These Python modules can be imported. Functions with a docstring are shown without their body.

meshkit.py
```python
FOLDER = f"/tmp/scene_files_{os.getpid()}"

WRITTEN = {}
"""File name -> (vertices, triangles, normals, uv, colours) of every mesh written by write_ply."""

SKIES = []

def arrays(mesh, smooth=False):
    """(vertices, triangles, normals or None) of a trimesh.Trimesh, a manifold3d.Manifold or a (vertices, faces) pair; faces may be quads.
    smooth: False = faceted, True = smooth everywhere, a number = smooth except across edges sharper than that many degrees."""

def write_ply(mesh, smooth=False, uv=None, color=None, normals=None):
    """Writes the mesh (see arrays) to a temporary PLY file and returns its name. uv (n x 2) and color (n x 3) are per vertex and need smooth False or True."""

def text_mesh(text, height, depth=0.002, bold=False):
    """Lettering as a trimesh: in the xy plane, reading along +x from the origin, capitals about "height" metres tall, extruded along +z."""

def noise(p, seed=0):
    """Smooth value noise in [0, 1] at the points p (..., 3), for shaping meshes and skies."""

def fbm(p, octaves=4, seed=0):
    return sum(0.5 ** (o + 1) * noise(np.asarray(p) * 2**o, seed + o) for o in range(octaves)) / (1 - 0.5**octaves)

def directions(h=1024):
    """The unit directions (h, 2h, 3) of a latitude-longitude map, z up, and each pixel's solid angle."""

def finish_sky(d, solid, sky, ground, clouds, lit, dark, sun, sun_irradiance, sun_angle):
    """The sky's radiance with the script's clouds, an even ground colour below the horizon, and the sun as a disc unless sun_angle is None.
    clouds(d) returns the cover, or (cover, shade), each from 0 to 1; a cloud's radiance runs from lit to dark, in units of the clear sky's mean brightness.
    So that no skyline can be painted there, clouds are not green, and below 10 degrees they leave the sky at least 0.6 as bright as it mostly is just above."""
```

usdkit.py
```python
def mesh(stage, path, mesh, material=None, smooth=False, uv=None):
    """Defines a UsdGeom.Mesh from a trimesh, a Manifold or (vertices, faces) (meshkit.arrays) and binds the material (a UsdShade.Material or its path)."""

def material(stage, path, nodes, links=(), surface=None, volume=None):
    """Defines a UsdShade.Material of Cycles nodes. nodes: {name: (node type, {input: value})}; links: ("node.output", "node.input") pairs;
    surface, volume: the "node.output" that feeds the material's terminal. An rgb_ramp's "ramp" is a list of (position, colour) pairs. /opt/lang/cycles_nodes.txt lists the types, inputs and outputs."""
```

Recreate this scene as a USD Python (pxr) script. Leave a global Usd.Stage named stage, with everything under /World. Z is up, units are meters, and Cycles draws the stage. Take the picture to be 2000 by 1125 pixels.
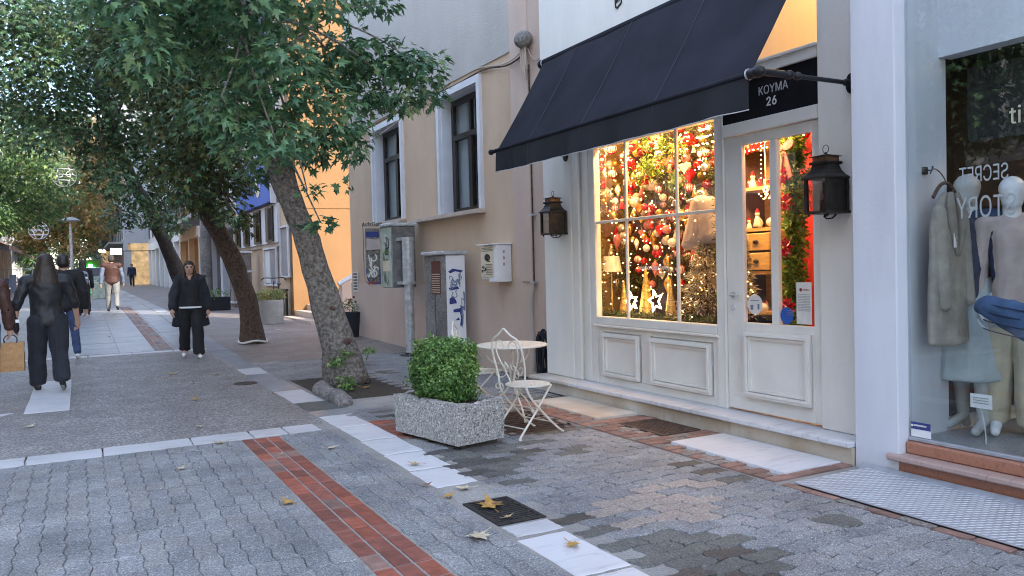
import math, random
import numpy as np, trimesh, usdkit, meshkit
from manifold3d import Manifold
from shapely.geometry import Polygon, Point
from shapely import affinity
from pxr import Usd, UsdGeom, UsdLux, UsdShade, Gf, Sdf, Vt

stage = Usd.Stage.CreateInMemory()
UsdGeom.SetStageUpAxis(stage, UsdGeom.Tokens.z)
UsdGeom.SetStageMetersPerUnit(stage, 1.0)
UsdGeom.Xform.Define(stage, '/World')
UsdGeom.Scope.Define(stage, '/World/Looks')
PI = math.pi

# ------------------------------------------------------------------ camera
YAW, PITCH, ROLL, EYE = 0.493347, 0.026694, 0.024844, 1.45
fw = np.array([math.sin(YAW)*math.cos(PITCH), math.cos(YAW)*math.cos(PITCH), -math.sin(PITCH)])
rt = np.array([math.cos(YAW), -math.sin(YAW), 0.0]); dn = np.cross(fw, rt)
rt, dn = math.cos(ROLL)*rt + math.sin(ROLL)*dn, -math.sin(ROLL)*rt + math.cos(ROLL)*dn
cam = UsdGeom.Camera.Define(stage, '/World/camera')
cam.AddTransformOp().Set(Gf.Matrix4d(*map(float, [*rt, 0, *(-dn), 0, *(-fw), 0, 0, 0, EYE, 1])))
cam.CreateHorizontalApertureAttr(36.0); cam.CreateVerticalApertureAttr(20.25)
cam.CreateFocalLengthAttr(36.0*1576.6/2000); cam.CreateClippingRangeAttr(Gf.Vec2f(0.05, 1000))
cam.CreateExposureAttr(1.95)

# ------------------------------------------------------------------ sky and sun
SUN_EL = math.radians(36); SUN_H = np.array([0.56, -0.83]); SUN_H /= np.linalg.norm(SUN_H)
sun = np.array([SUN_H[0]*math.cos(SUN_EL), SUN_H[1]*math.cos(SUN_EL), math.sin(SUN_EL)])
sky_mat = usdkit.material(stage, '/World/Looks/sky', {
    'sky': ('sky_texture', {'sky_type': 'single_scattering', 'sun_disc': False, 'sun_elevation': SUN_EL, 'sun_rotation': math.atan2(sun[0], sun[1])}),
    'tc': ('texture_coordinate', {}), 'n': ('noise_texture', {'scale': 2.2, 'detail': 6.0, 'roughness': 0.6}),
    'r': ('rgb_ramp', {'ramp': [(0.42, (0, 0, 0)), (0.75, (0.6, 0.6, 0.6))]}),
    'm': ('mix', {'color2': (8.0, 9.6, 13.0)}), 'bg': ('background_shader', {'strength': 0.15})},
    [('tc.generated', 'n.vector'), ('n.fac', 'r.fac'), ('r.color', 'm.fac'), ('sky.color', 'm.color1'), ('m.color', 'bg.color')], surface='bg.background')
dome = UsdLux.DomeLight.Define(stage, '/World/sky'); dome.GetPrim().SetCustomDataByKey('kind', 'structure')
UsdShade.MaterialBindingAPI.Apply(dome.GetPrim()).Bind(sky_mat)
sl = UsdLux.DistantLight.Define(stage, '/World/sun')
sl.CreateIntensityAttr(0.5); sl.CreateAngleAttr(0.5); sl.CreateColorAttr(Gf.Vec3f(1.0, 0.90, 0.76)); sl.CreateNormalizeAttr(True)
zx = np.cross([0, 0, 1], sun); zx /= np.linalg.norm(zx); zy = np.cross(sun, zx)
sl.AddTransformOp().Set(Gf.Matrix4d(*map(float, [*zx, 0, *zy, 0, *sun, 0, 0, 0, 30, 1])))

# ------------------------------------------------------------------ helpers
used, ORG = {}, {}
def path_of(p): return str(p.GetPath()) if p is not None else '/World'
def numbered(parent, name):
    k = (parent, name); n = used.get(k, 0); used[k] = n + 1
    return f'{parent}/{name}' if n == 0 else f'{parent}/{name}_{n:03d}'
def tag(pr, label=None, cat=None, group=None, kind=None):
    for k, v in (('label', label), ('category', cat), ('group', group), ('kind', kind)):
        if v: pr.SetCustomDataByKey(k, v)
    return pr
def org(p):
    return ORG.get('/World/' + p.split('/')[2], np.zeros(3)) if p != '/World' else np.zeros(3)
def obj(name, mesh, m, parent=None, smooth=False, label=None, cat=None, group=None, kind=None):
    pp = path_of(parent); p = numbered(pp, name)
    v, f, n = meshkit.arrays(mesh, smooth)
    o = org(pp)
    if o.any(): v = v - o
    me = UsdGeom.Mesh.Define(stage, p)
    me.CreatePointsAttr(Vt.Vec3fArray.FromNumpy(v.astype(np.float32)))
    me.CreateFaceVertexCountsAttr(Vt.IntArray.FromNumpy(np.full(len(f), 3, np.int32)))
    me.CreateFaceVertexIndicesAttr(Vt.IntArray.FromNumpy(f.astype(np.int32).ravel()))
    me.CreateSubdivisionSchemeAttr('none')
    if n is not None:
        me.CreateNormalsAttr(Vt.Vec3fArray.FromNumpy(n.astype(np.float32))); me.SetNormalsInterpolation('vertex')
    UsdShade.MaterialBindingAPI.Apply(me.GetPrim()).Bind(MT[m] if isinstance(m, str) else m)
    return tag(me.GetPrim(), label, cat, group, kind)
def thing(name, label=None, cat=None, group=None, loc=(0, 0, 0), kind=None):
    p = numbered('/World', name); x = UsdGeom.Xform.Define(stage, p)
    ORG[p] = np.array(loc, float)
    if any(loc): x.AddTranslateOp().Set(Gf.Vec3d(*map(float, loc)))
    return tag(x.GetPrim(), label, cat, group, kind)
def copy(root, loc, rz=0, label=None, scale=None):
    was = root.GetCustomData(); base = root.GetName()
    p = numbered('/World', base); x = UsdGeom.Xform.Define(stage, p); pr = x.GetPrim()
    pr.GetReferences().AddInternalReference(root.GetPath())
    x.ClearXformOpOrder(); x.AddTranslateOp(opSuffix='c').Set(Gf.Vec3d(*map(float, loc)))
    if rz: x.AddRotateZOp(opSuffix='c').Set(math.degrees(rz))
    if scale: x.AddScaleOp(opSuffix='c').Set(Gf.Vec3f(*([scale]*3)))
    pr.SetInstanceable(True)
    return tag(pr, label or was.get('label'), was.get('category'), was.get('group'))
J = trimesh.util.concatenate
def box(x0, x1, y0, y1, z0, z1, b=0):
    if b <= 0:
        m = trimesh.creation.box(extents=(x1-x0, y1-y0, z1-z0)); m.apply_translation(((x0+x1)/2, (y0+y1)/2, (z0+z1)/2)); return m
    P = []
    for sx in (0, 1):
        for sy in (0, 1):
            for sz in (0, 1):
                c = np.array([(x0, x1)[sx], (y0, y1)[sy], (z0, z1)[sz]]); d = np.array([1-2*sx, 1-2*sy, 1-2*sz])*b
                for k in range(3):
                    q = c + d; q[k] = c[k]; P.append(q)
    return trimesh.convex.convex_hull(np.array(P))
def turned(m, a, at):
    m = m.copy(); m.apply_transform(trimesh.transformations.rotation_matrix(a, [0, 0, 1], at)); return m
def tube(pts, r, n=8, closed=False):
    P = np.array(pts, float); k = len(P); R = np.full(k, r) if np.isscalar(r) else np.array(r, float)
    T = np.gradient(P, axis=0) if not closed else np.roll(P, -1, 0) - np.roll(P, 1, 0)
    T /= np.linalg.norm(T, axis=1, keepdims=True) + 1e-12
    u = np.cross(T[0], [0, 0, 1.0]) if abs(T[0][2]) < .9 else np.cross(T[0], [1.0, 0, 0])
    V = []
    a = np.arange(n)/n*2*PI
    for i in range(k):
        u = u - T[i]*(u@T[i]); u /= np.linalg.norm(u); w = np.cross(T[i], u)
        V.append(P[i] + R[i]*(np.cos(a)[:, None]*u + np.sin(a)[:, None]*w))
    V = np.vstack(V); F = []
    for i in range(k if closed else k-1):
        for j in range(n):
            a0, b0 = i*n+j, i*n+(j+1) % n; a1, b1 = ((i+1) % k)*n+j, ((i+1) % k)*n+(j+1) % n
            F += [(a0, b0, b1), (a0, b1, a1)]
    if not closed:
        V = np.vstack([V, P[0], P[-1]]); c0, c1 = len(V)-2, len(V)-1
        for j in range(n):
            F += [(c0, (j+1) % n, j), (c1, (k-1)*n+j, (k-1)*n+(j+1) % n)]
    return trimesh.Trimesh(V, F, process=False)
def spline(pts, n=24):
    P = np.array(pts, float); from scipy.interpolate import CubicSpline
    t = np.r_[0, np.cumsum(np.linalg.norm(np.diff(P, axis=0), axis=1))]
    return CubicSpline(t, P)(np.linspace(0, t[-1], n))
def lathe(prof, at=(0, 0, 0), n=20):
    m = trimesh.creation.revolve(np.array(prof, float), sections=n); m.apply_translation(at); return m
def ball(c, r, sub=2, s=(1, 1, 1)):
    m = trimesh.creation.icosphere(subdivisions=sub, radius=1.0); m.apply_scale(np.array(s)*r); m.apply_translation(c); return m
def ext(poly, d):
    return trimesh.creation.extrude_polygon(poly, d, engine='earcut')
def remap(m, o, U, V, W):
    m = m.copy(); m.vertices = np.array(o) + m.vertices@np.array([U, V, W], float); return m
def street(m, x, y, z): return remap(m, (x, y, z), (0, -1, 0), (0, 0, 1), (-1, 0, 0))     # drawn on a wall that faces the street
def cross(m, x, y, z): return remap(m, (x, y, z), (1, 0, 0), (0, 0, 1), (0, -1, 0))       # drawn on a wall that faces the camera's end of the street
def rect(w, h, x=0, y=0): return Polygon([(x, y), (x+w, y), (x+w, y+h), (x, y+h)])
def frame(w, h, t, d): return ext(Polygon(rect(w, h).exterior.coords, [list(rect(w-2*t, h-2*t, t, t).exterior.coords)[::-1]]), d)
def gz(y): return float(np.interp(y, [-50, 12, 17, 27, 70, 160], [0, 0, .09, .37, .72, 1.1]))
def lift(m):
    m.vertices[:, 2] += np.interp(m.vertices[:, 1], [-50, 12, 17, 27, 70, 160], [0, 0, .09, .37, .72, 1.1]); return m
def sheet(x0, x1, y0, y1, z=0, dy=1.0, dx=50):
    xs = np.linspace(x0, x1, max(2, int((x1-x0)/dx)+1)); ys = np.unique(np.r_[np.arange(y0, y1, dy), y1])
    X, Y = np.meshgrid(xs, ys); V = np.c_[X.ravel(), Y.ravel(), np.full(X.size, z)]; n = len(xs); F = []
    for i in range(len(ys)-1):
        for j in range(n-1):
            a = i*n+j; F += [(a, a+1, a+n+1), (a, a+n+1, a+n)]
    return lift(trimesh.Trimesh(V, F, process=False))

# ------------------------------------------------------------------ materials
MT = {}
def M(name, c, rough=.6, var=.18, sc=6, bump=0, bsc=60, metal=0, c2=None, spec=.5, rnd=0, emit=0, lo=.35, hi=.65, det=6, dist=.01, coat=0, stretch=None, sheen=0):
    c = np.array(c, float)
    nodes = {'g': ('geometry', {}), 'n': ('noise_texture', {'scale': sc, 'detail': float(det), 'roughness': .6}),
             'r': ('rgb_ramp', {'ramp': [(lo, tuple(np.clip(c*(1-var), 0, 1))), (hi, tuple(np.clip(c*(1+var), 0, 1) if c2 is None else c2))]}),
             'p': ('principled_bsdf', {'roughness': rough, 'metallic': metal, 'specular_ior_level': spec, 'coat_weight': coat, 'sheen_weight': sheen})}
    links = [('n.fac', 'r.fac')]
    if stretch:
        nodes['mp'] = ('mapping', {'scale': stretch}); links += [('g.position', 'mp.vector'), ('mp.vector', 'n.vector')]
    else: links += [('g.position', 'n.vector')]
    out = 'r.color'
    if rnd:
        nodes['oi'] = ('object_info', {}); nodes['mr'] = ('map_range', {'to_min': 1-rnd, 'to_max': 1+rnd}); nodes['h'] = ('hsv', {})
        links += [('oi.random', 'mr.value'), ('mr.result', 'h.value'), ('r.color', 'h.color')]; out = 'h.color'
    links.append((out, 'p.base_color'))
    if emit:
        nodes['p'][1]['emission_strength'] = emit; links.append((out, 'p.emission_color'))
    if bump:
        nodes['bn'] = ('noise_texture', {'scale': bsc, 'detail': 5.0}); nodes['b'] = ('bump', {'strength': bump, 'distance': dist})
        links += [('g.position', 'bn.vector'), ('bn.fac', 'b.height'), ('b.normal', 'p.normal')]
    MT[name] = usdkit.material(stage, '/World/Looks/' + name, nodes, links, surface='p.BSDF')
def speckle(name, c, lights, darks, sc=110, rough=.6, bump=.4, big=.2, wet=0):
    """aggregate: pale and dark chips in a matrix"""
    c = np.array(c)
    MT[name] = usdkit.material(stage, '/World/Looks/' + name, {
        'g': ('geometry', {}), 'v': ('voronoi_texture', {'scale': sc}), 's': ('separate_color', {}),
        'r': ('rgb_ramp', {'ramp': [(0, darks), (.22, tuple(c*.8)), (.5, tuple(c)), (.78, tuple(c*1.15)), (1, lights)]}),
        'n': ('noise_texture', {'scale': 1.7, 'detail': 7.0, 'roughness': .65}), 'r2': ('rgb_ramp', {'ramp': [(.3, (1-big,)*3), (.7, (1+big*.6,)*3)]}),
        'm': ('mix', {'mix_type': 'multiply', 'fac': 1.0}), 'b': ('bump', {'strength': bump, 'distance': .004}), 'p': ('principled_bsdf', {'roughness': rough})},
        [('g.position', 'v.vector'), ('v.color', 's.color'), ('s.r', 'r.fac'), ('g.position', 'n.vector'), ('n.fac', 'r2.fac'), ('r.color', 'm.color1'), ('r2.color', 'm.color2'),
         ('m.color', 'p.base_color'), ('s.g', 'b.height'), ('b.normal', 'p.normal')], surface='p.BSDF')
def marble(name, c, vein, rough=.35, sc=3.0, rot=0.0, amt=.5, dirt=(.78, .77, .74)):
    MT[name] = usdkit.material(stage, '/World/Looks/' + name, {
        'g': ('geometry', {}), 'mp': ('mapping', {'scale': (1.0, 6.0, 3.0), 'rotation': (0, 0, rot)}), 'n': ('noise_texture', {'scale': sc, 'detail': 9.0, 'roughness': .68, 'distortion': .6}),
        'r': ('rgb_ramp', {'ramp': [(.3, vein), (.47, c), (.62, c), (.8, tuple(np.array(c)*.86))]}), 'n2': ('noise_texture', {'scale': 1.3, 'detail': 6.0}),
        'r2': ('rgb_ramp', {'ramp': [(.32, dirt), (.6, (1, 1, 1))]}), 'm': ('mix', {'mix_type': 'multiply', 'fac': amt}),
        'bn': ('noise_texture', {'scale': 25.0, 'detail': 6.0}), 'b': ('bump', {'strength': .15, 'distance': .006}), 'p': ('principled_bsdf', {'roughness': rough})},
        [('g.position', 'mp.vector'), ('mp.vector', 'n.vector'), ('n.fac', 'r.fac'), ('g.position', 'n2.vector'), ('n2.fac', 'r2.fac'), ('r.color', 'm.color1'), ('r2.color', 'm.color2'),
         ('m.color', 'p.base_color'), ('g.position', 'bn.vector'), ('bn.fac', 'b.height'), ('b.normal', 'p.normal')], surface='p.BSDF')
def glass(name, tint=(1, 1, 1), base=.022, amt=.6, rough=.0):
    MT[name] = usdkit.material(stage, '/World/Looks/' + name, {'f': ('layer_weight', {'blend': .5}), 'pw': ('math', {'math_type': 'power', 'value2': 5.0}), 'ma': ('math', {'math_type': 'multiply_add', 'value2': amt, 'value3': base}),
        't': ('transparent_bsdf', {'color': tint}), 'g': ('glossy_bsdf', {'color': (1, 1, 1), 'roughness': rough}), 'x': ('mix_closure', {})},
        [('f.facing', 'pw.value1'), ('pw.value', 'ma.value1'), ('ma.value', 'x.fac'), ('t.BSDF', 'x.closure1'), ('g.BSDF', 'x.closure2')], surface='x.closure')
def leafy(name, c, c2, rough=.45, trans=.35, rnd=.35):
    MT[name] = usdkit.material(stage, '/World/Looks/' + name, {
        'oi': ('object_info', {}), 'g': ('geometry', {}), 'n': ('noise_texture', {'scale': 1.4, 'detail': 3.0}), 'ad': ('math', {'math_type': 'multiply_add', 'value2': .7, 'value3': -.35}), 'sm': ('math', {'math_type': 'add'}),
        'r': ('rgb_ramp', {'ramp': [(.2, c), (.62, tuple((np.array(c)+np.array(c2))/2)), (.85, c2)]}), 'mr': ('map_range', {'to_min': 1-rnd, 'to_max': 1+rnd}), 'h': ('hsv', {}),
        'p': ('principled_bsdf', {'roughness': rough}), 't': ('translucent_bsdf', {}), 'x': ('mix_closure', {'fac': trans})},
        [('oi.random', 'ad.value1'), ('ad.value', 'sm.value1'), ('g.position', 'n.vector'), ('n.fac', 'sm.value2'), ('sm.value', 'r.fac'), ('oi.random', 'mr.value'), ('mr.result', 'h.value'), ('r.color', 'h.color'), ('h.color', 'p.base_color'), ('h.color', 't.color'),
         ('p.BSDF', 'x.closure1'), ('t.BSDF', 'x.closure2')], surface='x.closure')
def lamp(name, c, s):
    MT[name] = usdkit.material(stage, '/World/Looks/' + name, {'e': ('emission', {'color': c, 'strength': s})}, [], surface='e.emission')

M('joint_sand', (.11, .105, .10), .9, .4, 20)
for i, c in enumerate([(.235, .24, .252), (.265, .268, .275), (.205, .212, .226), (.25, .247, .245)]): speckle('paver_grey_%d' % 'abcd'.index('abcd'[i]), c, (.52, .52, .5), tuple(np.array(c)*.45), 170, .65, .4, .36)
speckle('paver_pink', (.33, .285, .255), (.62, .55, .48), (.2, .14, .11), 170, .6, .35)
speckle('paver_wet', (.072, .07, .066), (.15, .15, .14), (.025, .025, .022), 150, .5, .3, .35)
speckle('paver_mossy', (.125, .128, .118), (.24, .24, .22), (.05, .05, .045), 150, .6, .3, .35)
speckle('road_aggregate', (.225, .212, .205), (.56, .54, .51), (.07, .065, .06), 85, .55, .5, .28)
speckle('terrazzo', (.36, .35, .33), (.72, .71, .68), (.10, .09, .08), 95, .6, .8, .15)
speckle('concrete', (.34, .33, .31), (.48, .47, .44), (.2, .19, .18), 220, .75, .3, .35)
speckle('mortar', (.30, .285, .265), (.4, .39, .37), (.2, .19, .17), 260, .85, .3, .3)
speckle('slab_grey', (.27, .275, .29), (.38, .38, .39), (.18, .18, .19), 120, .32, .1, .25)
speckle('walk_brown', (.23, .195, .175), (.36, .33, .3), (.1, .08, .07), 90, .6, .35, .3)
marble('marble_white', (.66, .66, .68), (.42, .43, .46), .38, 3.0)
marble('marble_kerb', (.55, .55, .57), (.36, .36, .37), .5, 2.5, .5, .8)
marble('marble_step', (.66, .62, .55), (.50, .46, .40), .4, 2.2, .2, 1.0, (.60, .50, .38))
marble('marble_red', (.40, .18, .115), (.22, .085, .05), .35, 9.0, .3, .5)
marble('marble_rose', (.46, .33, .29), (.32, .20, .17), .4, 5.0, .2, .6)
M('brick_red_a', (.30, .085, .05), .6, .25, 14, .25, 90, rnd=.25)
M('brick_red_b', (.23, .075, .052), .6, .25, 14, .25, 90, rnd=.25)
M('brick_worn', (.25, .145, .115), .7, .25, 9, .3, 90, rnd=.22)
M('soil', (.055, .043, .033), .95, .4, 30, .8, 40)
M('iron_dark', (.045, .042, .042), .55, .4, 25, .2, 80, metal=.6)
M('iron_rust', (.10, .062, .045), .75, .4, 14, .3, 60, metal=.2)
M('steel_plate', (.40, .41, .44), .55, .15, 7, .05, 90, metal=.5)
M('steel_bright', (.66, .67, .70), .5, .08, 9, metal=.4)
M('galvanised', (.52, .53, .53), .42, .25, 12, .1, 40, metal=.35)
M('plaster_beige', (.62, .455, .315), .9, .06, 1.6, .6, 45, dist=.01, stretch=(1.1, 1.1, .5))
M('plaster_beige_pale', (.61, .465, .375), .9, .05, 1.8, .4, 60, stretch=(1.1, 1.1, .5))
M('plaster_mauve', (.48, .445, .40), .9, .06, 1.4, .8, 40, dist=.012, stretch=(1.1, 1.1, .5))
M('plaster_orange', (.29, .155, .064), .9, .06, 1.2, .5, 45)
M('plaster_white', (.77, .745, .69), .8, .04, 2.0, .15, 30, stretch=(2, 2, .5))
M('paint_white', (.79, .765, .71), .42, .05, 2.5, .06, 60)
M('plaster_bluewhite', (.62, .63, .68), .75, .07, 1.8, .15, 40, stretch=(2, 2, .4))
M('trim_white', (.66, .66, .68), .6, .06, 4)
M('stone_trim', (.52, .42, .34), .8, .1, 5, .2, 50)
M('frame_dark', (.022, .016, .014), .35, .2, 6)
M('sign_black', (.010, .010, .012), .3, .1, 5)
M('letter_white', (.75, .75, .77), .5, .03, 5)
M('letter_dim', (.5, .5, .52), .5, .03, 5)
M('awning_navy', (.014, .0145, .022), .85, .3, 2.2, .25, 350, dist=.002, spec=.2)
M('awning_navy_dark', (.009, .0095, .014), .85, .12, 3, .25, 350, dist=.002)
M('seam', (.05, .055, .075), .7, .1, 9)
M('iron_black', (.012, .012, .014), .42, .2, 20, .15, 60, metal=.3)
M('copper_black', (.028, .024, .021), .45, .45, 14, .1, 50, metal=.5)
M('copper_brown', (.16, .085, .045), .45, .3, 14, metal=.5)
M('iron_cream', (.70, .655, .56), .42, .08, 20, .1, 120)
M('candle', (.8, .76, .68), .4, .05, 5)
glass('pane_clear'); glass('pane_dark', (.8, .84, .85), .04); glass('pane_cool', (.95, .98, .98), .045); glass('pane_smoke', (.7, .65, .6), .05)
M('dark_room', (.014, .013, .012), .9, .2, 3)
M('bark_pale', (.15, .13, .112), .9, .3, 24, 1.0, 42, c2=(.34, .31, .275), dist=.03, lo=.36, hi=.64)
M('bark_brown', (.095, .064, .046), .95, .5, 22, 1.0, 38, dist=.03)
M('bark_dark', (.03, .023, .02), .95, .35, 10, .8, 24, dist=.03)
M('bark_knot', (.12, .075, .06), .95, .4, 25, .9, 50)
M('plain_white', (.78, .78, .79), .45, .03, 5); M('plain_grey', (.25, .25, .26), .6, .1, 6); M('plain_black', (.012, .012, .013), .55, .2, 8)
M('blue_sign', (.025, .10, .42), .5, .1, 5); M('blue_ink', (.03, .045, .20), .6, .3, 22); M('red_ink', (.30, .045, .035), .6, .2, 30)
M('orange_paper', (.34, .10, .04), .6, .6, 14, c2=(.10, .02, .018)); M('paper', (.72, .70, .66), .7, .06, 20); M('cream_paper', (.72, .62, .46), .7, .1, 12)
# ------------------------------------------------------------------ ground
R = random.Random(7); NR = np.random.default_rng(7)
g0 = obj('ground', sheet(-60, 60, -40, 160, -.032, 4), 'joint_sand', kind='structure')
def piece(outline, c, m, parent, name='paver', z=0, th=.03, ch=.004, tilt=.0018, rise=.0015, label=None):
    """one stone: outline (n,2) counter-clockwise round (0,0), laid at c"""
    o = np.array(outline, float); n = len(o); inn = o*(1-ch/np.linalg.norm(o, axis=1, keepdims=True)*1.4)
    a, b, h = R.uniform(-tilt, tilt)*6, R.uniform(-tilt, tilt)*6, R.uniform(-rise, rise)
    zt = lambda p: h + p[:, 0]*a + p[:, 1]*b
    V = np.vstack([np.c_[o, np.full(n, -th)], np.c_[o, zt(o)-ch], np.c_[inn, zt(inn)], [[0, 0, h]]]); F = []
    for i in range(n):
        k = (i+1) % n
        F += [(i, k, n+k), (i, n+k, n+i), (n+i, n+k, 2*n+k), (n+i, 2*n+k, 2*n+i), (2*n+i, 2*n+k, 3*n)]
    V = V + [c[0], c[1], z]
    t = lift(trimesh.Trimesh(V, F, process=False))
    return obj(name, t, m, parent, label=label) if parent is not None else t
def rect_out(w, h, gap=.003, rag=0):
    w, h = w/2-gap, h/2-gap
    if not rag: return [(-w, -h), (w, -h), (w, h), (-w, h)]
    P = []
    for (a, b) in (((-w, -h), (w, -h)), ((w, -h), (w, h)), ((w, h), (-w, h)), ((-w, h), (-w, -h))):
        for k in range(5):
            t = k/5; P.append((a[0]+(b[0]-a[0])*t + R.uniform(-rag, rag), a[1]+(b[1]-a[1])*t + R.uniform(-rag, rag)))
    return P
def wavy(L, W, ph, A=.013, B=.013, gap=.0022):
    """interlocking stone, long axis u; wavy long edges (period L) and S-shaped ends"""
    P = []; f = lambda u: A*math.sin(2*PI*u/L + ph); e = lambda s: B*math.sin(2*PI*s)
    for k in range(8): t = k/8; P.append((-L/2 + L*t + e(0)*0, -W/2 + f(-L/2+L*t) + gap))
    for k in range(4): s = k/4; P.append((L/2 + e(s) - gap, -W/2 + f(L/2) + W*s))
    for k in range(8): t = 1-k/8; P.append((-L/2 + L*t, W/2 + f(-L/2+L*t) - gap))
    for k in range(4): s = 1-k/4; P.append((-L/2 + e(s) + gap, -W/2 + f(-L/2) + W*s))
    P = np.array(P); P[:, 0] *= 1-2*gap/L
    return P
def nearest(items, lim=298):
    items.sort(key=lambda t: t[0][0]**2 + t[0][1]**2 + (0 if t[2] else 900)); return items[:lim], items[lim:]
def lay(items, parent, stuff='paver_field'):
    near, far = nearest(items)
    for c, o, _, m in near: piece(o, c, m, parent, tilt=.0028, rise=.0028)
    by = {}
    for c, o, _, m in far: by.setdefault(m, []).append(piece(o, c, m, None))
    for m, l in by.items(): obj(stuff, J(l), m, parent, kind='stuff')
def seen(x, y):
    v = np.array([x, y, gz(y)-EYE]); w = v@fw
    return w > .3 and abs(v@rt/w) < .665 and abs(v@dn/w) < .385

# paving left of the marble kerb
left = thing('street_pavers', kind='structure')
items = []
for j in range(0, 27):
    y = 7.28 - .2245*(j+.5)
    for i in range(-34, 45):
        if i > 24: continue
        x, pw = (1.19-.059-.118*i, .118) if i >= 0 else (1.54+.0555-.111*(i+1), .111)
        if x > 1.96 or x < -2.2: continue
        o = wavy(.2245, pw, 0, .007, .009, .0016)[:, ::-1]*[1, 1]; o = o[::-1]
        m = 'paver_grey_%d' % R.choice([0, 0, 1, 2, 3])
        items.append(((x, y), o, seen(x, y), m))
lay(items, left)
bs = thing('brick_strip', kind='structure')
obj('mortar_bed', sheet(1.165, 1.565, 1.0, 7.29, -.006, 1), 'mortar', bs)
for j in range(28):
    for i in range(3):
        w = .1; x = 1.255+i*.1085; y = 7.17-.222*j
        piece(rect_out(w, .214, .003), (x, y), R.choice(['brick_red_a', 'brick_red_a', 'brick_red_b', 'brick_worn'] if R.random() < .4 else ['brick_red_a', 'brick_red_b']), bs, 'brick', th=.02)
# marble strips across the street
st = thing('marble_strip', kind='structure')
for (xa, xb) in ((-2.6, -1.5), (-1.49, -.42), (-.41, .13), (.14, .82), (.83, 1.32), (1.33, 1.62), (1.63, 1.92)):
    piece(rect_out(xb-xa, .33, .002, .006), ((xa+xb)/2, 7.46+.012*(xb+1)), 'marble_kerb', st, 'marble_slab', th=.03, tilt=.0006)
for k in range(7): piece(rect_out(.68, .26, .003, .006), (-2.3+.69*k, 15.85), 'marble_kerb', st, 'marble_slab')
for k in range(3): piece(rect_out(.66, .3, .003, .006), (-.94-.68*k, 11.9), 'marble_kerb', st, 'marble_slab'); piece(rect_out(.62, .3, .003, .006), (-.92-.64*k, 10.1), 'marble_kerb', st, 'marble_slab')
piece(rect_out(.44, 2.85, .003, .004), (-.34, 11.5), 'marble_white', st, 'marble_slab', tilt=0)
obj('road', sheet(-5, 2.03, 7.64, 15.72, -.003, 1), 'road_aggregate', kind='structure')
# marble kerb
kerb = thing('kerb', kind='structure')
y = 1.4
for (ya, yb, x0, x1, m) in ((1.5, 2.45, 2.0, 2.3, 'marble_white'), (2.47, 3.12, 2.0, 2.3, 'marble_white'), (3.14, 3.74, 2.0, 2.31, 'marble_white'), (3.78, 3.97, 2.03, 2.33, 'marble_kerb'),
        (4.92, 5.42, 2.04, 2.36, 'marble_white'), (5.44, 6.0, 2.05, 2.38, 'marble_white'), (6.02, 6.62, 2.06, 2.39, 'marble_white'), (6.64, 7.3, 2.07, 2.4, 'marble_white'), (7.32, 7.98, 2.07, 2.4, 'marble_white')):
    piece(rect_out(x1-x0, yb-ya, .004, .006), ((x0+x1)/2, (ya+yb)/2), m, kerb, 'kerb_stone', th=.03, tilt=.0007)
for (ya, yb, m) in ((8.0, 8.35, 'slab_grey'), (8.37, 8.95, 'paver_mossy')): piece(rect_out(.45, yb-ya, .004, .01), (2.28, (ya+yb)/2), m, kerb, 'kerb_stone')
y = 8.98
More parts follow.
